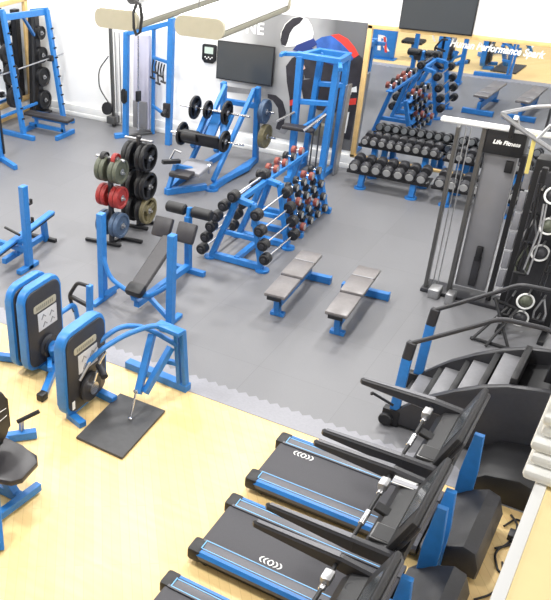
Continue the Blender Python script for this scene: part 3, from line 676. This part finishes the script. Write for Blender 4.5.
# ------------------------------------------------------------------ bench press at the left edge
t = thing('bench_press', 'blue bench press with one hooked upright at the left edge', 'bench press', (-8.4, 9.2, 0))
for x in (-7.87, -9.15):
    u_ = link('upright', B().bar((x, 8.96, 0), (x, 8.96, 1.38), .1, .12, (0,1,0)), BLUE, t)
    link('bar_hook', B().bar((x, 9.02, 1.05), (x, 9.13, 1.05), .05, .03).bar((x, 9.12, 1.04), (x, 9.12, 1.12), .05, .03, (0,1,0)).bar((x, 9.02, .75), (x, 9.13, .75), .05, .03).bar((x, 9.12, .74), (x, 9.12, .82), .05, .03, (0,1,0)), BLACK, u_)
    link('upright_foot', B().bar((x, 8.7, .04), (x, 9.15, .04), .1, .07), BLUE, t)
link('cross_frame', B().bar((-7.9, 8.95, .32), (-8.6, 9.1, .22), .08).bar((-9.1, 8.95, .32), (-8.6, 9.1, .22), .08).bar((-7.92, 8.94, .5), (-8.25, 8.95, .3), .06), BLUE, t)
link('bench_rail', B().bar((-8.0, 8.35, .46), (-8.27, 10.1, .46), .12, .05, bev=.012), BLUE, t)
link('rail_edge', B().bar((-8.0, 8.35, .42), (-8.27, 10.1, .42), .1, .03), BLACK, t)
link('beam', B().bar((-8.16, 8.7, .16), (-8.3, 9.9, .1), .08, .09).bar((-8.28, 9.9, .02), (-8.22, 9.8, .4), .08, .1, (0,1,0)).bar((-8.15, 9.0, .14), (-8.12, 9.1, .4), .07), BLUE, t)
link('rear_foot', B().bar((-8.66, 9.9, .03), (-8.1, 9.95, .03), .07, .06), BLACK, t)
link('spotter_peg', B().bar((-8.0, 8.95, .55), (-8.35, 9.0, .58), .035), BLACK, t)

# ------------------------------------------------------------------ selectorized machines
def shroud(t, x, y0, y1, z0, z1, r=.17, depth=.15, strip=None, plac=None):
    s_ = link('shroud', B().prism(rr(y0, y1, z0, z1, r, 7), 'YZ', x-depth, x-.02, .02), BLUE, t)
    link('front_panel', B().prism(rr(y0+.045, y1-.045, z0+.05, z1-.05, r-.04, 7), 'YZ', x-.03, x, .012), CHAR, s_)
    if strip:
        link('title_strip', B().prism(rr(strip[0], strip[1], strip[2], strip[3], .03, 4), 'YZ', x, x+.006), CREAM, s_)
        b = B()
        for i in range(9): b.box(x+.006, x+.008, strip[0]+.05+i*(strip[1]-strip[0]-.1)/9, strip[0]+.05+(i+.6)*(strip[1]-strip[0]-.1)/9, strip[2]+.025, strip[3]-.025)
        link('strip_marks', b, OLIVE, s_)
        pl = link('placard', B().box(x, x+.006, plac[0], plac[1], plac[2], plac[3]), MLG, s_)
        cy, cz = (plac[0]+plac[1])/2, (plac[2]+plac[3])/2
        b = B()
        for dy, dz in ((-.08, .05), (.08, .04), (-.06, -.06), (.09, -.06)): b.tube([(x+.007, cy+dy-.04, cz+dz-.03), (x+.007, cy+dy, cz+dz+.03), (x+.007, cy+dy+.04, cz+dz-.01)], .008, 6)
        link('diagram', b, MGREY, pl)
    return s_
t = thing('strength_machine', 'blue strength machine with a double shroud and pale placard, behind the other one', 'exercise machine', (-6.0, 6.9, 0))
shroud(t, -5.84, 6.5, 7.24, .1, 1.26, depth=.13, strip=(6.66, 7.1, .91, 1.01), plac=(6.73, 7.1, .63, .88))
shroud(t, -6.03, 6.5, 7.22, .1, 1.26, depth=.12)
link('base', B().bar((-6.2, 6.85, .06), (-5.75, 6.85, .06), .12, .1).bar((-5.75, 6.9, .06), (-5.5, 6.34, .05), .08, .09), BLUE, t)
link('foot_tip', B().box(-5.54, -5.44, 6.24, 6.36, 0, .1, .015), BLACK, t)
link('pulley', B().lathe([(.03,0),(.16,0),(.13,.03),(.16,.06),(.03,.06)], (-5.84, 6.9, .34), (1,0,0), 22), CHAR, t)
link('pulley_hub', B().cyl((-5.78, 6.9, .34), (-5.73, 6.9, .34), .09, 16), BLUE, t)
link('lever_arm', B().bar((-5.8, 6.85, .2), (-5.55, 6.55, .28), .06).bar((-5.8, 6.95, .1), (-5.7, 6.8, .4), .08), BLUE, t)
link('handle_frame', B().tube(fil([(-6.05, 7.3, .5), (-6.02, 7.7, .52), (-5.98, 7.75, .1)], .08), .035, 10).bar((-5.78, 7.7, .05), (-5.75, 7.7, .88), .07, .08, (0,1,0)), BLUE, t)
link('hand_grip', B().tube(fil([(-5.76, 7.7, .86), (-5.95, 7.7, .86), (-6.1, 7.7, .62), (-6.02, 7.7, .4)], .06), .026, 10).bar((-6.08, 7.7, .62), (-5.78, 7.7, .56), .05), BLACK, t)
link('seat_pad', B().box(-7.3, -6.7, 6.3, 6.75, .42, .52, .04), BLACK, t)
link('seat_frame', B().bar((-7.0, 6.5, .03), (-7.0, 6.5, .42), .1).bar((-7.0, 6.5, .06), (-6.2, 6.8, .06), .09), BLUE, t)
link('side_grip', B().tube(fil([(-6.25, 6.5, .95), (-6.5, 6.3, .95), (-6.6, 6.2, .6), (-6.5, 6.2, .45)], .1), .022, 8), WPLAST, t)

t = thing('leg_machine', 'blue standing leg machine with black platform and arched frame on the wood floor', 'exercise machine', (-4.6, 6.6, 0))
shroud(t, -4.91, 6.06, 6.88, .06, 1.18, strip=(6.23, 6.66, .87, .96), plac=(6.3, 6.67, .58, .83))
link('sticker', B().box(-4.91, -4.905, 6.15, 6.2, .16, .27), WPLAST, t)
link('base', B().bar((-5.0, 6.2, .04), (-4.74, 6.12, .04), .1, .08).bar((-4.98, 6.75, .05), (-4.7, 6.72, .05), .1, .09)  , BLUE, t)
w = link('cam_wheel', B().lathe([(.03,0),(.17,0),(.19,.015),(.19,.045),(.17,.06),(.03,.06)], (-4.91, 6.48, .32), (1,0,0), 24), CHAR, t)
link('wheel_hub', B().cyl((-4.85, 6.48, .32), (-4.82, 6.48, .32), .08, 18).tube([(-4.85, 6.46, .3), (-4.83, 6.62, .62), (-4.8, 6.7, .72)], .016, 8), CHROME, w)
link('link_rod', B().tube([(-4.9, 6.3, .5), (-4.86, 6.62, .8)], .02, 10), STEEL, t)
link('foot_platform', B().prism([(-4.68,5.9),(-4.03,5.88),(-4.09,6.89),(-4.74,6.89)], 'XY', 0, .04, .014), mat('dark_platform_mat', (66, 66, 68), .55, noise=.12, nscale=12), t)
link('floor_bar', B().bar((-5.02, 7.48, .05), (-4.08, 7.42, .05), .12, .1), BLUE, t)
for x in (-4.2, -4.12): link('post', B().bar((x, 7.42, .08), (x, 7.3, .92), .055, .09, (0,1,0)), BLUE, t)
link('arch', B().tube(fil([(-4.92, 6.45, .62), (-4.8, 6.6, .8), (-4.66, 6.9, .9), (-4.42, 7.2, .97), (-4.1, 7.28, .93)], .2), .032, 12), BLUE, t)
link('arch', B().tube(fil([(-4.94, 6.75, .78), (-4.8, 7.0, .92), (-4.6, 7.2, .88), (-4.35, 7.26, .78), (-4.18, 7.3, .7)], .2), .032, 12), BLUE, t)
link('head_plate', B().cbox((-4.25, 7.22, .95), (.36, .14, .06), .012, rz=-.12), BLUE, t)
link('diagonal_leg', B().bar((-4.5, 7.24, .78), (-4.42, 6.8, .2), .08, .1).bar((-4.26, 7.28, .66), (-4.36, 6.86, .2), .07, .09).bar((-4.42, 7.3, .42), (-4.2, 7.36, .4), .06), BLUE, t)
link('roller', B().cyl((-4.85, 6.62, .56), (-4.7, 6.52, .5), .045, 14), CHAR, t)
pn = link('adjust_pin', B().tube([(-4.4, 6.72, .26), (-4.33, 6.5, .07)], .014, 8).lathe([(.005,0),(.026,.012),(.026,.03),(.005,.045)], (-4.41, 6.74, .26), (0,-.3,1), 12).lathe([(.005,0),(.024,.01),(.024,.02),(.005,.03)], (-4.33, 6.49, .055), (0,0,1), 12), CHROME, t)

t = thing('machine_panel', 'blue machine panel with red and white mark, seen only in the large mirror', 'exercise machine', (-7.7, 7.0, 0))
link('panel', B().prism(rr(-8.05, -7.36, .03, .82, .06, 4), 'XZ', 6.9, 7.02, .015), BLUE, t)
bw = B().merge_mesh(text_mesh('R', .55, .003, -.1, .02), Matrix.Translation((-7.7, 7.026, .42)) @ Matrix.Rotation(PI, 4, 'Z') @ Matrix.Diagonal((-1, 1, 1, 1)) @ FRONT)
tag(link('emblem', bw, WPLAST, t), 'white emblem')
link('emblem_stroke', B().prism([(-7.62,.2),(-7.55,.2),(-7.66,.62),(-7.72,.6)], 'XZ', 7.03, 7.036), MRED, t)
link('foot', B().box(-8.1, -7.3, 6.8, 7.1, 0, .03, .005), BLUE, t)

t = thing('seated_press', 'black padded seat with backrest on a blue machine at the lower left edge', 'exercise machine', (-4.7, 4.8, 0))
link('seat', B().prism([(-4.98,4.5),(-4.62,4.46),(-4.44,4.52),(-4.37,4.62),(-4.4,4.9),(-4.48,4.99),(-4.7,5.02),(-4.98,5.04)], 'XY', .42, .5, .03), DGREYV, t)
bp_ = link('backrest', B().prism(rr(4.5, 5.0, .58, 1.2, .14, 6), 'YZ', -4.95, -4.82, .05), BLACK, t)
link('piping', B().bar((-4.818, 4.6, 1.0), (-4.818, 4.96, .97), .008).bar((-4.818, 4.6, .86), (-4.818, 4.96, .88), .008), WPLAST, bp_)
link('seat_frame', B().bar((-4.95, 4.62, .36), (-4.5, 4.7, .36), .08, .1).bar((-4.85, 4.75, .36), (-4.62, 4.75, .06), .1, .1).bar((-5.0, 4.75, .4), (-5.0, 4.75, 1.1), .09), BLUE, t)
link('front_foot', B().bar((-4.55, 4.3, .08), (-4.48, 4.98, .08), .08, .09).bar((-5.1, 4.75, .06), (-4.5, 4.75, .06), .09, .1), BLUE, t)
link('front_post', B().bar((-4.5, 4.34, .44), (-4.28, 4.1, 0), .1, .08), BLUE, t)
tag(link('sticker', B().cbox((-4.29, 4.08, .13), (.07, .012, .1), .003, rx=.5, rz=.7), WPLAST, t), 'small white sticker')
link('pedal_bar', B().bar((-5.45, 5.3, .06), (-5.08, 5.68, .06), .09, .1).bar((-5.3, 5.4, .06), (-5.1, 4.9, .06), .08), BLUE, t)
link('pedal_lever', B().bar((-5.22, 5.58, .1), (-5.22, 5.6, .26), .05), STEEL, t)
link('lever_grip', B().tube([(-5.24, 5.55, .24), (-5.05, 5.72, .36)], .026, 10), BLACK, t)

# ------------------------------------------------------------------ treadmills
t = tm = thing('treadmill', 'x', 'treadmill', (-2.66, 6.63, 0), 0, 'black treadmills with blue trim')
link('frame', B().box(.06, 1.75, -.43, .43, .03, .13, .01), BLACK, t, False)
bl = link('belt', B().box(.05, 1.76, -.27, .27, .13, .185, .012).cyl((.06, -.27, .155), (.06, .27, .155), .03, 14), BELT, t, False)
mk = B()
for s in (-1, 1):
    for k in range(3):
        c = s*(.026 + k*.04); w_ = .014
        pts = [(c - s*.026, .038), (c - s*.008, .022), (c, 0), (c - s*.008, -.022), (c - s*.026, -.038)]
        mk.prism([(a - w_/2, y) for a, y in pts] + [(a + w_/2, y) for a, y in pts[::-1]], 'XY', .1852, .187)
mk = tag(link('chevron_mark', mk, WPLAST, bl, False), 'white double chevron mark on the belt')
for s in (-1, 1):
    r_ = link('side_rail', B().prism([(s*.272,.12),(s*.462,.1),(s*.47,.15),(s*.45,.185),(s*.28,.2),(s*.272,.195)], 'YZ', .06, 1.76, .006), RAILG, t, False)
    z = .2; q = B()
    q.prism([(.09,s*.285),(1.7,s*.285),(1.7,s*.293),(.09,s*.293)], 'XY', .198, .202)
    q.prism([(.09,s*.285),(.098,s*.285),(.098,s*.40),(.09,s*.40)], 'XY', .188, .202)
    q.prism([(.09,s*.392),(1.7,s*.392),(1.7,s*.40),(.09,s*.40)], 'XY', .187, .1945)
    tag(link('outline_trim', q, BLUE2, r_, False), 'light blue outline trim')
    tag(link('edge_band', B().prism([(s*.415,.187),(s*.447,.186),(s*.472,.151),(s*.474,.155),(s*.45,.1905),(s*.415,.1935)], 'YZ', .08, 1.72), BLUE, r_, False), 'blue edge band')
    link('rear_cap', B().box(-.03, .12, s*.37-.1, s*.37+.1, .05, .2, .035), BLACK, t, False)
    link('rear_wheel', B().cyl((.14, s*.38-.03, .035), (.14, s*.38+.03, .035), .035, 14), BLACK, t, False)
    link('upright', B().prism([(1.84,.1),(2.0,.1),(2.0,.55),(1.97,.98),(1.88,.98),(1.84,.5)], 'XZ', s*.47-.03, s*.47+.03, .008), BLUE, t, False)
    link('handrail', B().bar((.72, s*.5, 1.14), (1.5, s*.5, 1.12), .05, .08, bev=.02, w1=.08, h1=.15).bar((1.46, s*.5, 1.12), (1.86, s*.48, 1.1), .08, .15, bev=.02), CHAR, t, False)
    link('rail_top', B().bar((.76, s*.5, 1.182), (1.46, s*.5, 1.197), .034, .006, bev=.002, w1=.055), RAILG, t, False)
link('motor_hood', B().prism([(1.76,.08),(1.78,.2),(1.9,.24),(2.02,.36),(2.14,.42),(2.26,.38),(2.32,.2),(2.31,.06)], 'XZ', -.47, .47, .05), CHAR, t, False)
link('front_wheel', B().cyl((2.2, -.4, .05), (2.2, -.34, .05), .05, 14).cyl((2.2, .34, .05), (2.2, .4, .05), .05, 14), BLACK, t, False)
link('console_deck', B().prism([(1.52,1.04),(1.58,1.12),(1.74,1.16),(1.86,1.2),(1.86,1.04),(1.7,.98)], 'XZ', -.45, .45, .015), BLACK, t, False)
tr = link('tray', B().box(1.56, 1.74, -.4, -.2, 1.125, 1.165, .006), GUN, t, False)
link('tray_well', B().box(1.575, 1.725, -.385, -.215, 1.1655, 1.169, 0), BLACK, tr, False)
for s in (1,): link('cup_holder', B().ring((1.64, s*.3, 1.125), (-.2,0,1), .05, .01, 18, 8).cyl((1.645, s*.3, 1.1), (1.64, s*.3, 1.126), .042, 16), CHAR, t, False)
M_ = Matrix.Translation((1.81, 0, 1.31)) @ Matrix.Rotation(.38, 4, 'Y')
sh = link('screen_housing', B().box(-.035, .02, -.46, .46, -.2, .22, .02, M_), BLACK, t, False)
link('screen', B().box(-.039, -.036, -.26, .26, -.1, .19, 0, M_), SCREEN, sh, False)
link('rear_cover', B().box(.015, .06, -.44, .44, -.2, .2, .03, M_), CHAR, sh, False)
link('sensor_bar', B().tube(fil([(1.44, -.48, 1.1), (1.46, -.36, 1.16), (1.46, .36, 1.16), (1.44, .48, 1.1)], .06), .018, 10).bar((1.48, 0, 1.14), (1.62, 0, 1.1), .1, .04), BLACK, t, False)
for s in (-1, 1): link('heart_rate_grip', B().cyl((1.46, s*.12, 1.16), (1.46, s*.3, 1.16), .026, 14, bev=.006), CHROME, t, False)
link('control_pod', B().cbox((1.46, .24, 1.19), (.08, .12, .07), .012), STEEL, t, False)
for i, (y, lb) in enumerate(((6.63, 'black treadmill with blue edges, farthest from the camera next to the stair climber'),
                             (5.44, 'black treadmill with blue edges, the middle one of the three'),
                             (4.2, 'black treadmill cut by the bottom photo edge, nearest of the three'))):
    o = tm if i == 0 else copy_tree(tm)
    o.location = (-2.66, y, 0); o['label'] = lb
    for c in o.children_recursive:
        if c.name.startswith('chevron_mark'): c.location = ((.34, .2, 0), (.71, -.2, 0), (.5, .2, 0))[i]
t = thing('paper_sheet', 'white paper sheet lying on the handrail of the middle treadmill', 'paper', (-1.07, 5.86, 1.14))
link('sheet', B().cbox((-1.02, 5.87, 1.142), (.3, .15, .004), 0, ry=-.02), WPLAST, t)
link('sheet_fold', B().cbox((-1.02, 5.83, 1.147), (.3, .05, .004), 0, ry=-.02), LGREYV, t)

# ------------------------------------------------------------------ stair climber
t = thing('stair_climber', 'black stair climber with pale steps and two blue rear posts', 'stair climber', (-1.1, 8.55, 0))
prof = [(-1.8,.04),(-1.78,.2),(-1.62,.36),(-1.45,.52),(-1.2,.7),(-.95,.86),(-.7,.96),(-.33,1.03),(-.2,1.0),(-.2,.04)]
for y0, y1 in ((8.1, 8.18), (8.96, 9.04)): link('side_panel', B().prism(prof, 'XZ', y0, y1, .02), CHAR, t)
link('base', B().box(-1.82, -.2, 8.18, 8.96, .02, .14, .01), BLACK, t)
for i, (x, z) in enumerate(((-1.75, .25), (-1.48, .45), (-1.2, .65), (-.91, .85))):
    s_ = link('step', B().box(x, x+.2, 8.19, 8.95, z-.03, z, .006), TREAD, t)
    link('riser', B().box(x+.2, x+.265, 8.19, 8.95, z-.03, z+.17, .004), BLACK, s_)
link('step_housing', B().prism([(-1.7,.14),(-1.2,.38),(-.9,.56),(-.64,.8),(-.25,.9),(-.25,.14)], 'XZ', 8.2, 8.94), BLACK, t)
for y, s in ((8.14, -1), (9.0, 1)):
    p_ = link('rear_post', B().prism([(-1.83,.2),(-1.72,.2),(-1.7,.92),(-1.81,.92)], 'XZ', y-.03, y+.03, .01), BLUE, t)
    link('post_foot', B().box(-1.9, -1.7, y-.05, y+.05, 0, .22, .015), BLACK, t)
    link('handrail', B().bar((-1.756, y, .9), (-1.735, y, 1.14), .11, .065, (0,1,0), .015).tube(fil([(-1.74, y, 1.12), (-1.62, y, 1.2), (-1.12, y, 1.55), (-.95, y, 1.68), (-.45, y, 1.7), (-.3, y, 1.5)], .12), .025, 10), CHAR, t)
link('front_housing', B().prism([(-.78,0),(-.12,0),(-.12,.3),(-.3,.36),(-.62,.3),(-.78,.16)], 'XZ', 7.42, 8.1, .04), BLACK, t)
link('console_mast', B().prism([(-.42,1.0),(-.24,1.0),(-.2,1.75),(-.34,1.75)], 'XZ', 8.3, 8.84, .03), BLACK, t)
link('console', B().cbox((-.36, 8.57, 1.72), (.08, .5, .34), .02, ry=-.4), BLACK, t)
link('stop_lever', B().tube([(-1.78, 8.05, .32), (-2.0, 7.98, .44)], .016, 8).lathe([(.004,0),(.022,.01),(.022,.03),(.004,.04)], (-2.0, 7.98, .43), (-1,-.3,.5), 10), BLACK, t)
link('transport_wheel', B().cyl((-1.84, 8.04, .09), (-1.84, 8.1, .09), .08, 18, bev=.01), BLACK, t)

# ------------------------------------------------------------------ cable crossover in front of the mirror
t = thing('cable_crossover', 'tall grey cable crossover with smoked shroud in front of the mirror', 'cable machine', (-1.9, 11.65, 0))
link('left_post', B().bar((-2.45, 11.6, 0), (-2.45, 11.6, 2.46), .05, .09, (0,1,0)), GUN, t)
link('cables', B().cyl((-2.36, 11.62, .1), (-2.36, 11.62, 2.45), .008, 6).cyl((-2.3, 11.64, .1), (-2.3, 11.64, 2.45), .008, 6), STEEL, t)
link('column', B().bar((-2.13, 11.66, 0), (-2.13, 11.66, 2.5), .06, .1, (0,1,0)), GUN, t)
link('shroud', B().box(-2.08, -1.66, 11.7, 11.8, .14, 2.14, .015), PANEL, t)
link('weight_stack', B().box(-1.9, -1.8, 11.66, 11.699, .2, .66, .008), CHAR, t)
link('selector', B().box(-1.89, -1.81, 11.64, 11.7, .6, .82, .01), BLACK, t)
link('latch', B().box(-1.79, -1.69, 11.66, 11.7, 1.92, 2.08, .01), BLACK, t)
hd = link('header', B().box(-2.1, -1.6, 11.62, 11.86, 2.15, 2.47, .015), BLACK, t)
bt = B().merge_mesh(text_mesh('Life Fitness', .075, .001, .25, .003), Matrix.Translation((-1.83, 11.618, 2.32)) @ FRONT)
tag(link('lettering', bt, WPLAST, hd), 'white slanted lettering')
link('top_beam', B().bar((-2.7, 11.6, 2.52), (-1.25, 11.64, 2.5), .075, .07, bev=.02), WPLAST, t)
link('beam_bracket', B().box(-1.82, -1.76, 11.5, 11.56, 2.42, 2.66, .008), BLACK, t)
link('track_column', B().bar((-1.58, 11.66, 0), (-1.58, 11.66, 2.2), .06, .1, (0,1,0)), BLACK, t)
bq = B()
for i in range(6): bq.box(-1.53, -1.44, 11.64, 11.7, .3+i*.29, .3+i*.29+.25, .008)
link('weight_decal', bq, LGREYV, t)
link('side_column', B().box(-1.43, -1.22, 11.6, 11.85, 0, 2.2, .02), BLACK, t)
link('base_plate', B().box(-2.5, -1.2, 11.5, 11.86, 0, .06, .01), CHAR, t)
link('base_foot', B().box(-2.36, -2.2, 11.36, 11.6, 0, .14, .02).box(-2.1, -1.98, 11.3, 11.5, 0, .16, .02), STEEL, t)
link('arm', B().tube(fil([(-1.92, 11.3, 2.78), (-1.6, 11.5, 2.86), (-1.2, 11.3, 2.98)], .08), .025, 10).tube(fil([(-1.92, 11.3, 2.78), (-1.6, 11.3, 2.6), (-1.15, 11.3, 2.38)], .1), .028, 10).tube([(-1.45, 11.3, 2.53), (-1.35, 11.35, 2.7), (-1.05, 11.3, 2.78)], .024, 10).bar((-1.75, 11.62, 2.54), (-1.75, 11.36, 2.74), .06), STEEL, t)
solo('exercise_strap', B().bar((-1.5, 11.48, 2.5), (-1.49, 11.48, 2.02), .05, .012, (0,1,0)).bar((-1.53, 11.4, 2.5), (-1.47, 11.56, 2.5), .05, .012), YEL, 'pale yellow strap hanging from the cable crossover arm', 'strap', (-1.5, 11.48, 2.02))

t = thing('accessory_stand', 'dark stand crowded with ring holders right of the cable crossover', 'accessory stand', (-1.05, 11.1, 0))
link('back_board', B().box(-1.3, -.7, 11.14, 11.2, .1, 2.2, .015), CHAR, t)
link('post', B().bar((-1.25, 11.17, 0), (-1.25, 11.17, 2.25), .07, .07, (0,1,0)).bar((-.72, 11.17, 0), (-.72, 11.17, 2.25), .07, .07, (0,1,0)), BLACK, t)
link('foot', B().bar((-1.25, 10.85, .03), (-1.25, 11.45, .03), .08, .06).bar((-.72, 10.85, .03), (-.72, 11.45, .03), .08, .06), BLACK, t)
for z in (.35, .62, 1.32, 1.7, 2.1): link('peg', B().cyl((-1.02, 11.14, z), (-1.02, 10.94, z+.02), .014, 8).cyl((-1.2, 11.14, z-.08), (-1.2, 10.96, z-.06), .014, 8).cyl((-.84, 11.14, z-.04), (-.84, 10.96, z-.02), .014, 8), STEEL, t)
for i, (x, z) in enumerate(((-1.05, .24), (-1.04, .5), (-1.03, 1.21), (-1.02, 1.58), (-1.06, 1.98))):
    solo('ring_holder', B().ring((x, 11.0, z), (.25, -1, .2), .1, .014, 26, 8), WPLAST, f"white ring holder, {('lowest', 'second lowest', 'middle', 'second highest', 'highest')[i]} on the accessory stand", 'ring', (x, 11.0, z-.1), 'white rings on the accessory stand')  # rims of the ball holders, their highlights put into the white
for i, (x, z, L, m) in enumerate(((-1.2, .52, .3, BLACK), (-.84, .56, .3, STEEL), (-1.2, 1.22, .36, SAGE), (-.84, 1.26, .3, BLACK), (-1.2, 1.6, .3, STEEL), (-.84, 1.64, .32, SAGE), (-1.2, 2.0, .3, BLACK), (-.84, 2.04, .34, SAGE))):
    tt = thing('pull_strap', f"{('black', 'steel', 'grey green')[(BLACK, STEEL, SAGE).index(m)]} pull handle hanging {('left', 'right')[i % 2]} of the ring column, {ORD[i//2]} row from below", 'strap', (x, 11.02, z), group='pull handles on the accessory stand')
    link('strap', B().tube([(x, 11.04, z+.03), (x-.07, 11.03, z-L*.6), (x-.06, 11.03, z-L)], .013, 8).tube([(x, 11.04, z+.03), (x+.07, 11.03, z-L*.6), (x+.06, 11.03, z-L)], .013, 8), m, tt)
    link('grip', B().cyl((x-.08, 11.03, z-L), (x+.08, 11.03, z-L), .024, 12), BLACK, tt)
for i, (x, z, mm) in enumerate(((-1.05, .24, CHAR), (-1.04, .5, SAGE), (-1.03, 1.21, CHAR), (-1.02, 1.58, SAGE), (-1.06, 1.98, CHAR))):
    ba = B(); bmesh.ops.create_uvsphere(ba.bm, u_segments=20, v_segments=12, radius=.088, matrix=Matrix.Translation((x, 11.035, z)))
    solo('medicine_ball', ba, mm, f"{'dark' if mm is CHAR else 'grey green'} ball inside the {('lowest', 'second lowest', 'middle', 'second highest', 'highest')[i]} white ring of the accessory stand", 'ball', (x, 11.035, z-.088), 'balls on the accessory stand')
for i, (x, z, L) in enumerate(((-1.26, 2.1, 1.1), (-1.14, 1.86, .9), (-.93, 1.9, 1.2), (-.78, 2.06, .8))):
    solo('skipping_rope', B().tube([(x, 10.98, z), (x+.03, 10.97, z-L*.4), (x-.02, 10.96, z-L), (x+.04, 10.95, z-L-.05), (x+.07, 10.96, z-L*.5), (x+.03, 10.99, z)], .013, 8), (BLACK, STEEL, BLACK, CHAR)[i], ('long black rope at the left edge of the accessory stand', 'steel grey rope left of the ring column on the accessory stand', 'long black rope right of the ring column on the accessory stand', 'short charcoal rope at the right edge of the accessory stand')[i], 'rope', (x, 10.98, z), 'ropes on the accessory stand')
t = thing('floor_frame', 'small black folding frame on the floor in front of the crossover', 'frame', (-1.3, 10.6, 0))
link('legs', B().tube([(-1.5, 10.5, .02), (-1.2, 10.95, .42)], .02, 8).tube([(-1.3, 10.42, .02), (-1.1, 10.9, .4)], .02, 8).tube([(-1.05, 10.55, .02), (-1.4, 10.9, .5)], .02, 8), BLACK, t)
link('crossbar', B().tube([(-1.52, 10.52, .03), (-1.0, 10.5, .03)], .022, 8).tube([(-1.42, 10.9, .48), (-1.08, 10.92, .4)], .018, 8), BLACK, t)
link('joint', B().cyl((-1.3, 10.72, .28), (-1.22, 10.72, .28), .04, 12), STEEL, t)

# ------------------------------------------------------------------ cords on the floor by the ledge
for i, pts in enumerate(([(-.28, 7.3, .02), (-.18, 7.15, .05), (-.2, 6.9, .015), (-.3, 6.7, .015), (-.2, 6.45, .015), (-.1, 6.5, .015)],
                         [(-.3, 6.75, .015), (-.12, 6.95, .015), (-.1, 7.2, .015), (-.22, 7.3, .015), (-.3, 7.1, .02)],
                         [(-.3, 6.0, .015), (-.18, 6.15, .015), (-.14, 6.4, .015), (-.2, 6.6, .02)])):
    solo('power_cord', B().tube(fil(pts, .15), .011, 8), BLACK, ['black power cord looping on the floor beside the far treadmill', 'black power cord coiled on the floor under the stair climber', 'black power cord trailing on the floor next to the balcony ledge'][i], 'cord', pts[0])
solo('floor_plug', B().box(-.24, -.12, 6.94, 7.06, .0, .07, .01).cyl((-.18, 6.94, .04), (-.18, 6.9, .04), .02, 10), CHAR, 'dark plug box on the floor between treadmill and ledge', 'plug', (-.18, 7.0, 0))

# ------------------------------------------------------------------ light and camera
w = bpy.data.worlds.new('ambient_fill'); sc.world = w; w.use_nodes = True  # even ambient fill added in place of light bouncing around the hall
w.node_tree.nodes['Background'].inputs['Color'].default_value = (1.0, .99, .975, 1)
w.node_tree.nodes['Background'].inputs['Strength'].default_value = .36
def area(x, y, z, sx_, sy_, e):
    l = bpy.data.lights.new('ceiling_lamp', 'AREA'); l.shape = 'RECTANGLE'; l.size = sx_; l.size_y = sy_; l.energy = e; l.color = (1, .985, .96)
    o = bpy.data.objects.new('ceiling_lamp', l); col.objects.link(o); o.location = (x, y, z)
for x in (-11.0, -7.0, -3.2):
    for y in (4.8, 9.7, 14.0): area(x, y, 6.6, .4, .9, 225)
area(.9, 1.2, 7.4, .5, .9, 48)
cam = bpy.data.cameras.new('camera'); co = bpy.data.objects.new('camera', cam); col.objects.link(co); sc.camera = co
R = ((0.82261802, 0.29357079, -0.48694536), (0.56824044, -0.45467458, 0.68583805), (-0.02005966, -0.84088478, -0.5408423))
M = Matrix.Identity(4)
for i in range(3):
    M[i][0] = R[i][0]; M[i][1] = -R[i][1]; M[i][2] = -R[i][2]
M[2][3] = 6.0
co.matrix_world = M
cam.sensor_fit = 'HORIZONTAL'; cam.sensor_width = 36; cam.lens = 834*36/551
cam.shift_x = (275.5-109)/551; cam.shift_y = (353-300)/551
cam.clip_start = .05; cam.clip_end = 100
sc.view_settings.view_transform = 'Standard'; sc.view_settings.look = 'None'; sc.view_settings.gamma = 1; sc.view_settings.use_curve_mapping = False
sc.view_settings.exposure = 0.1
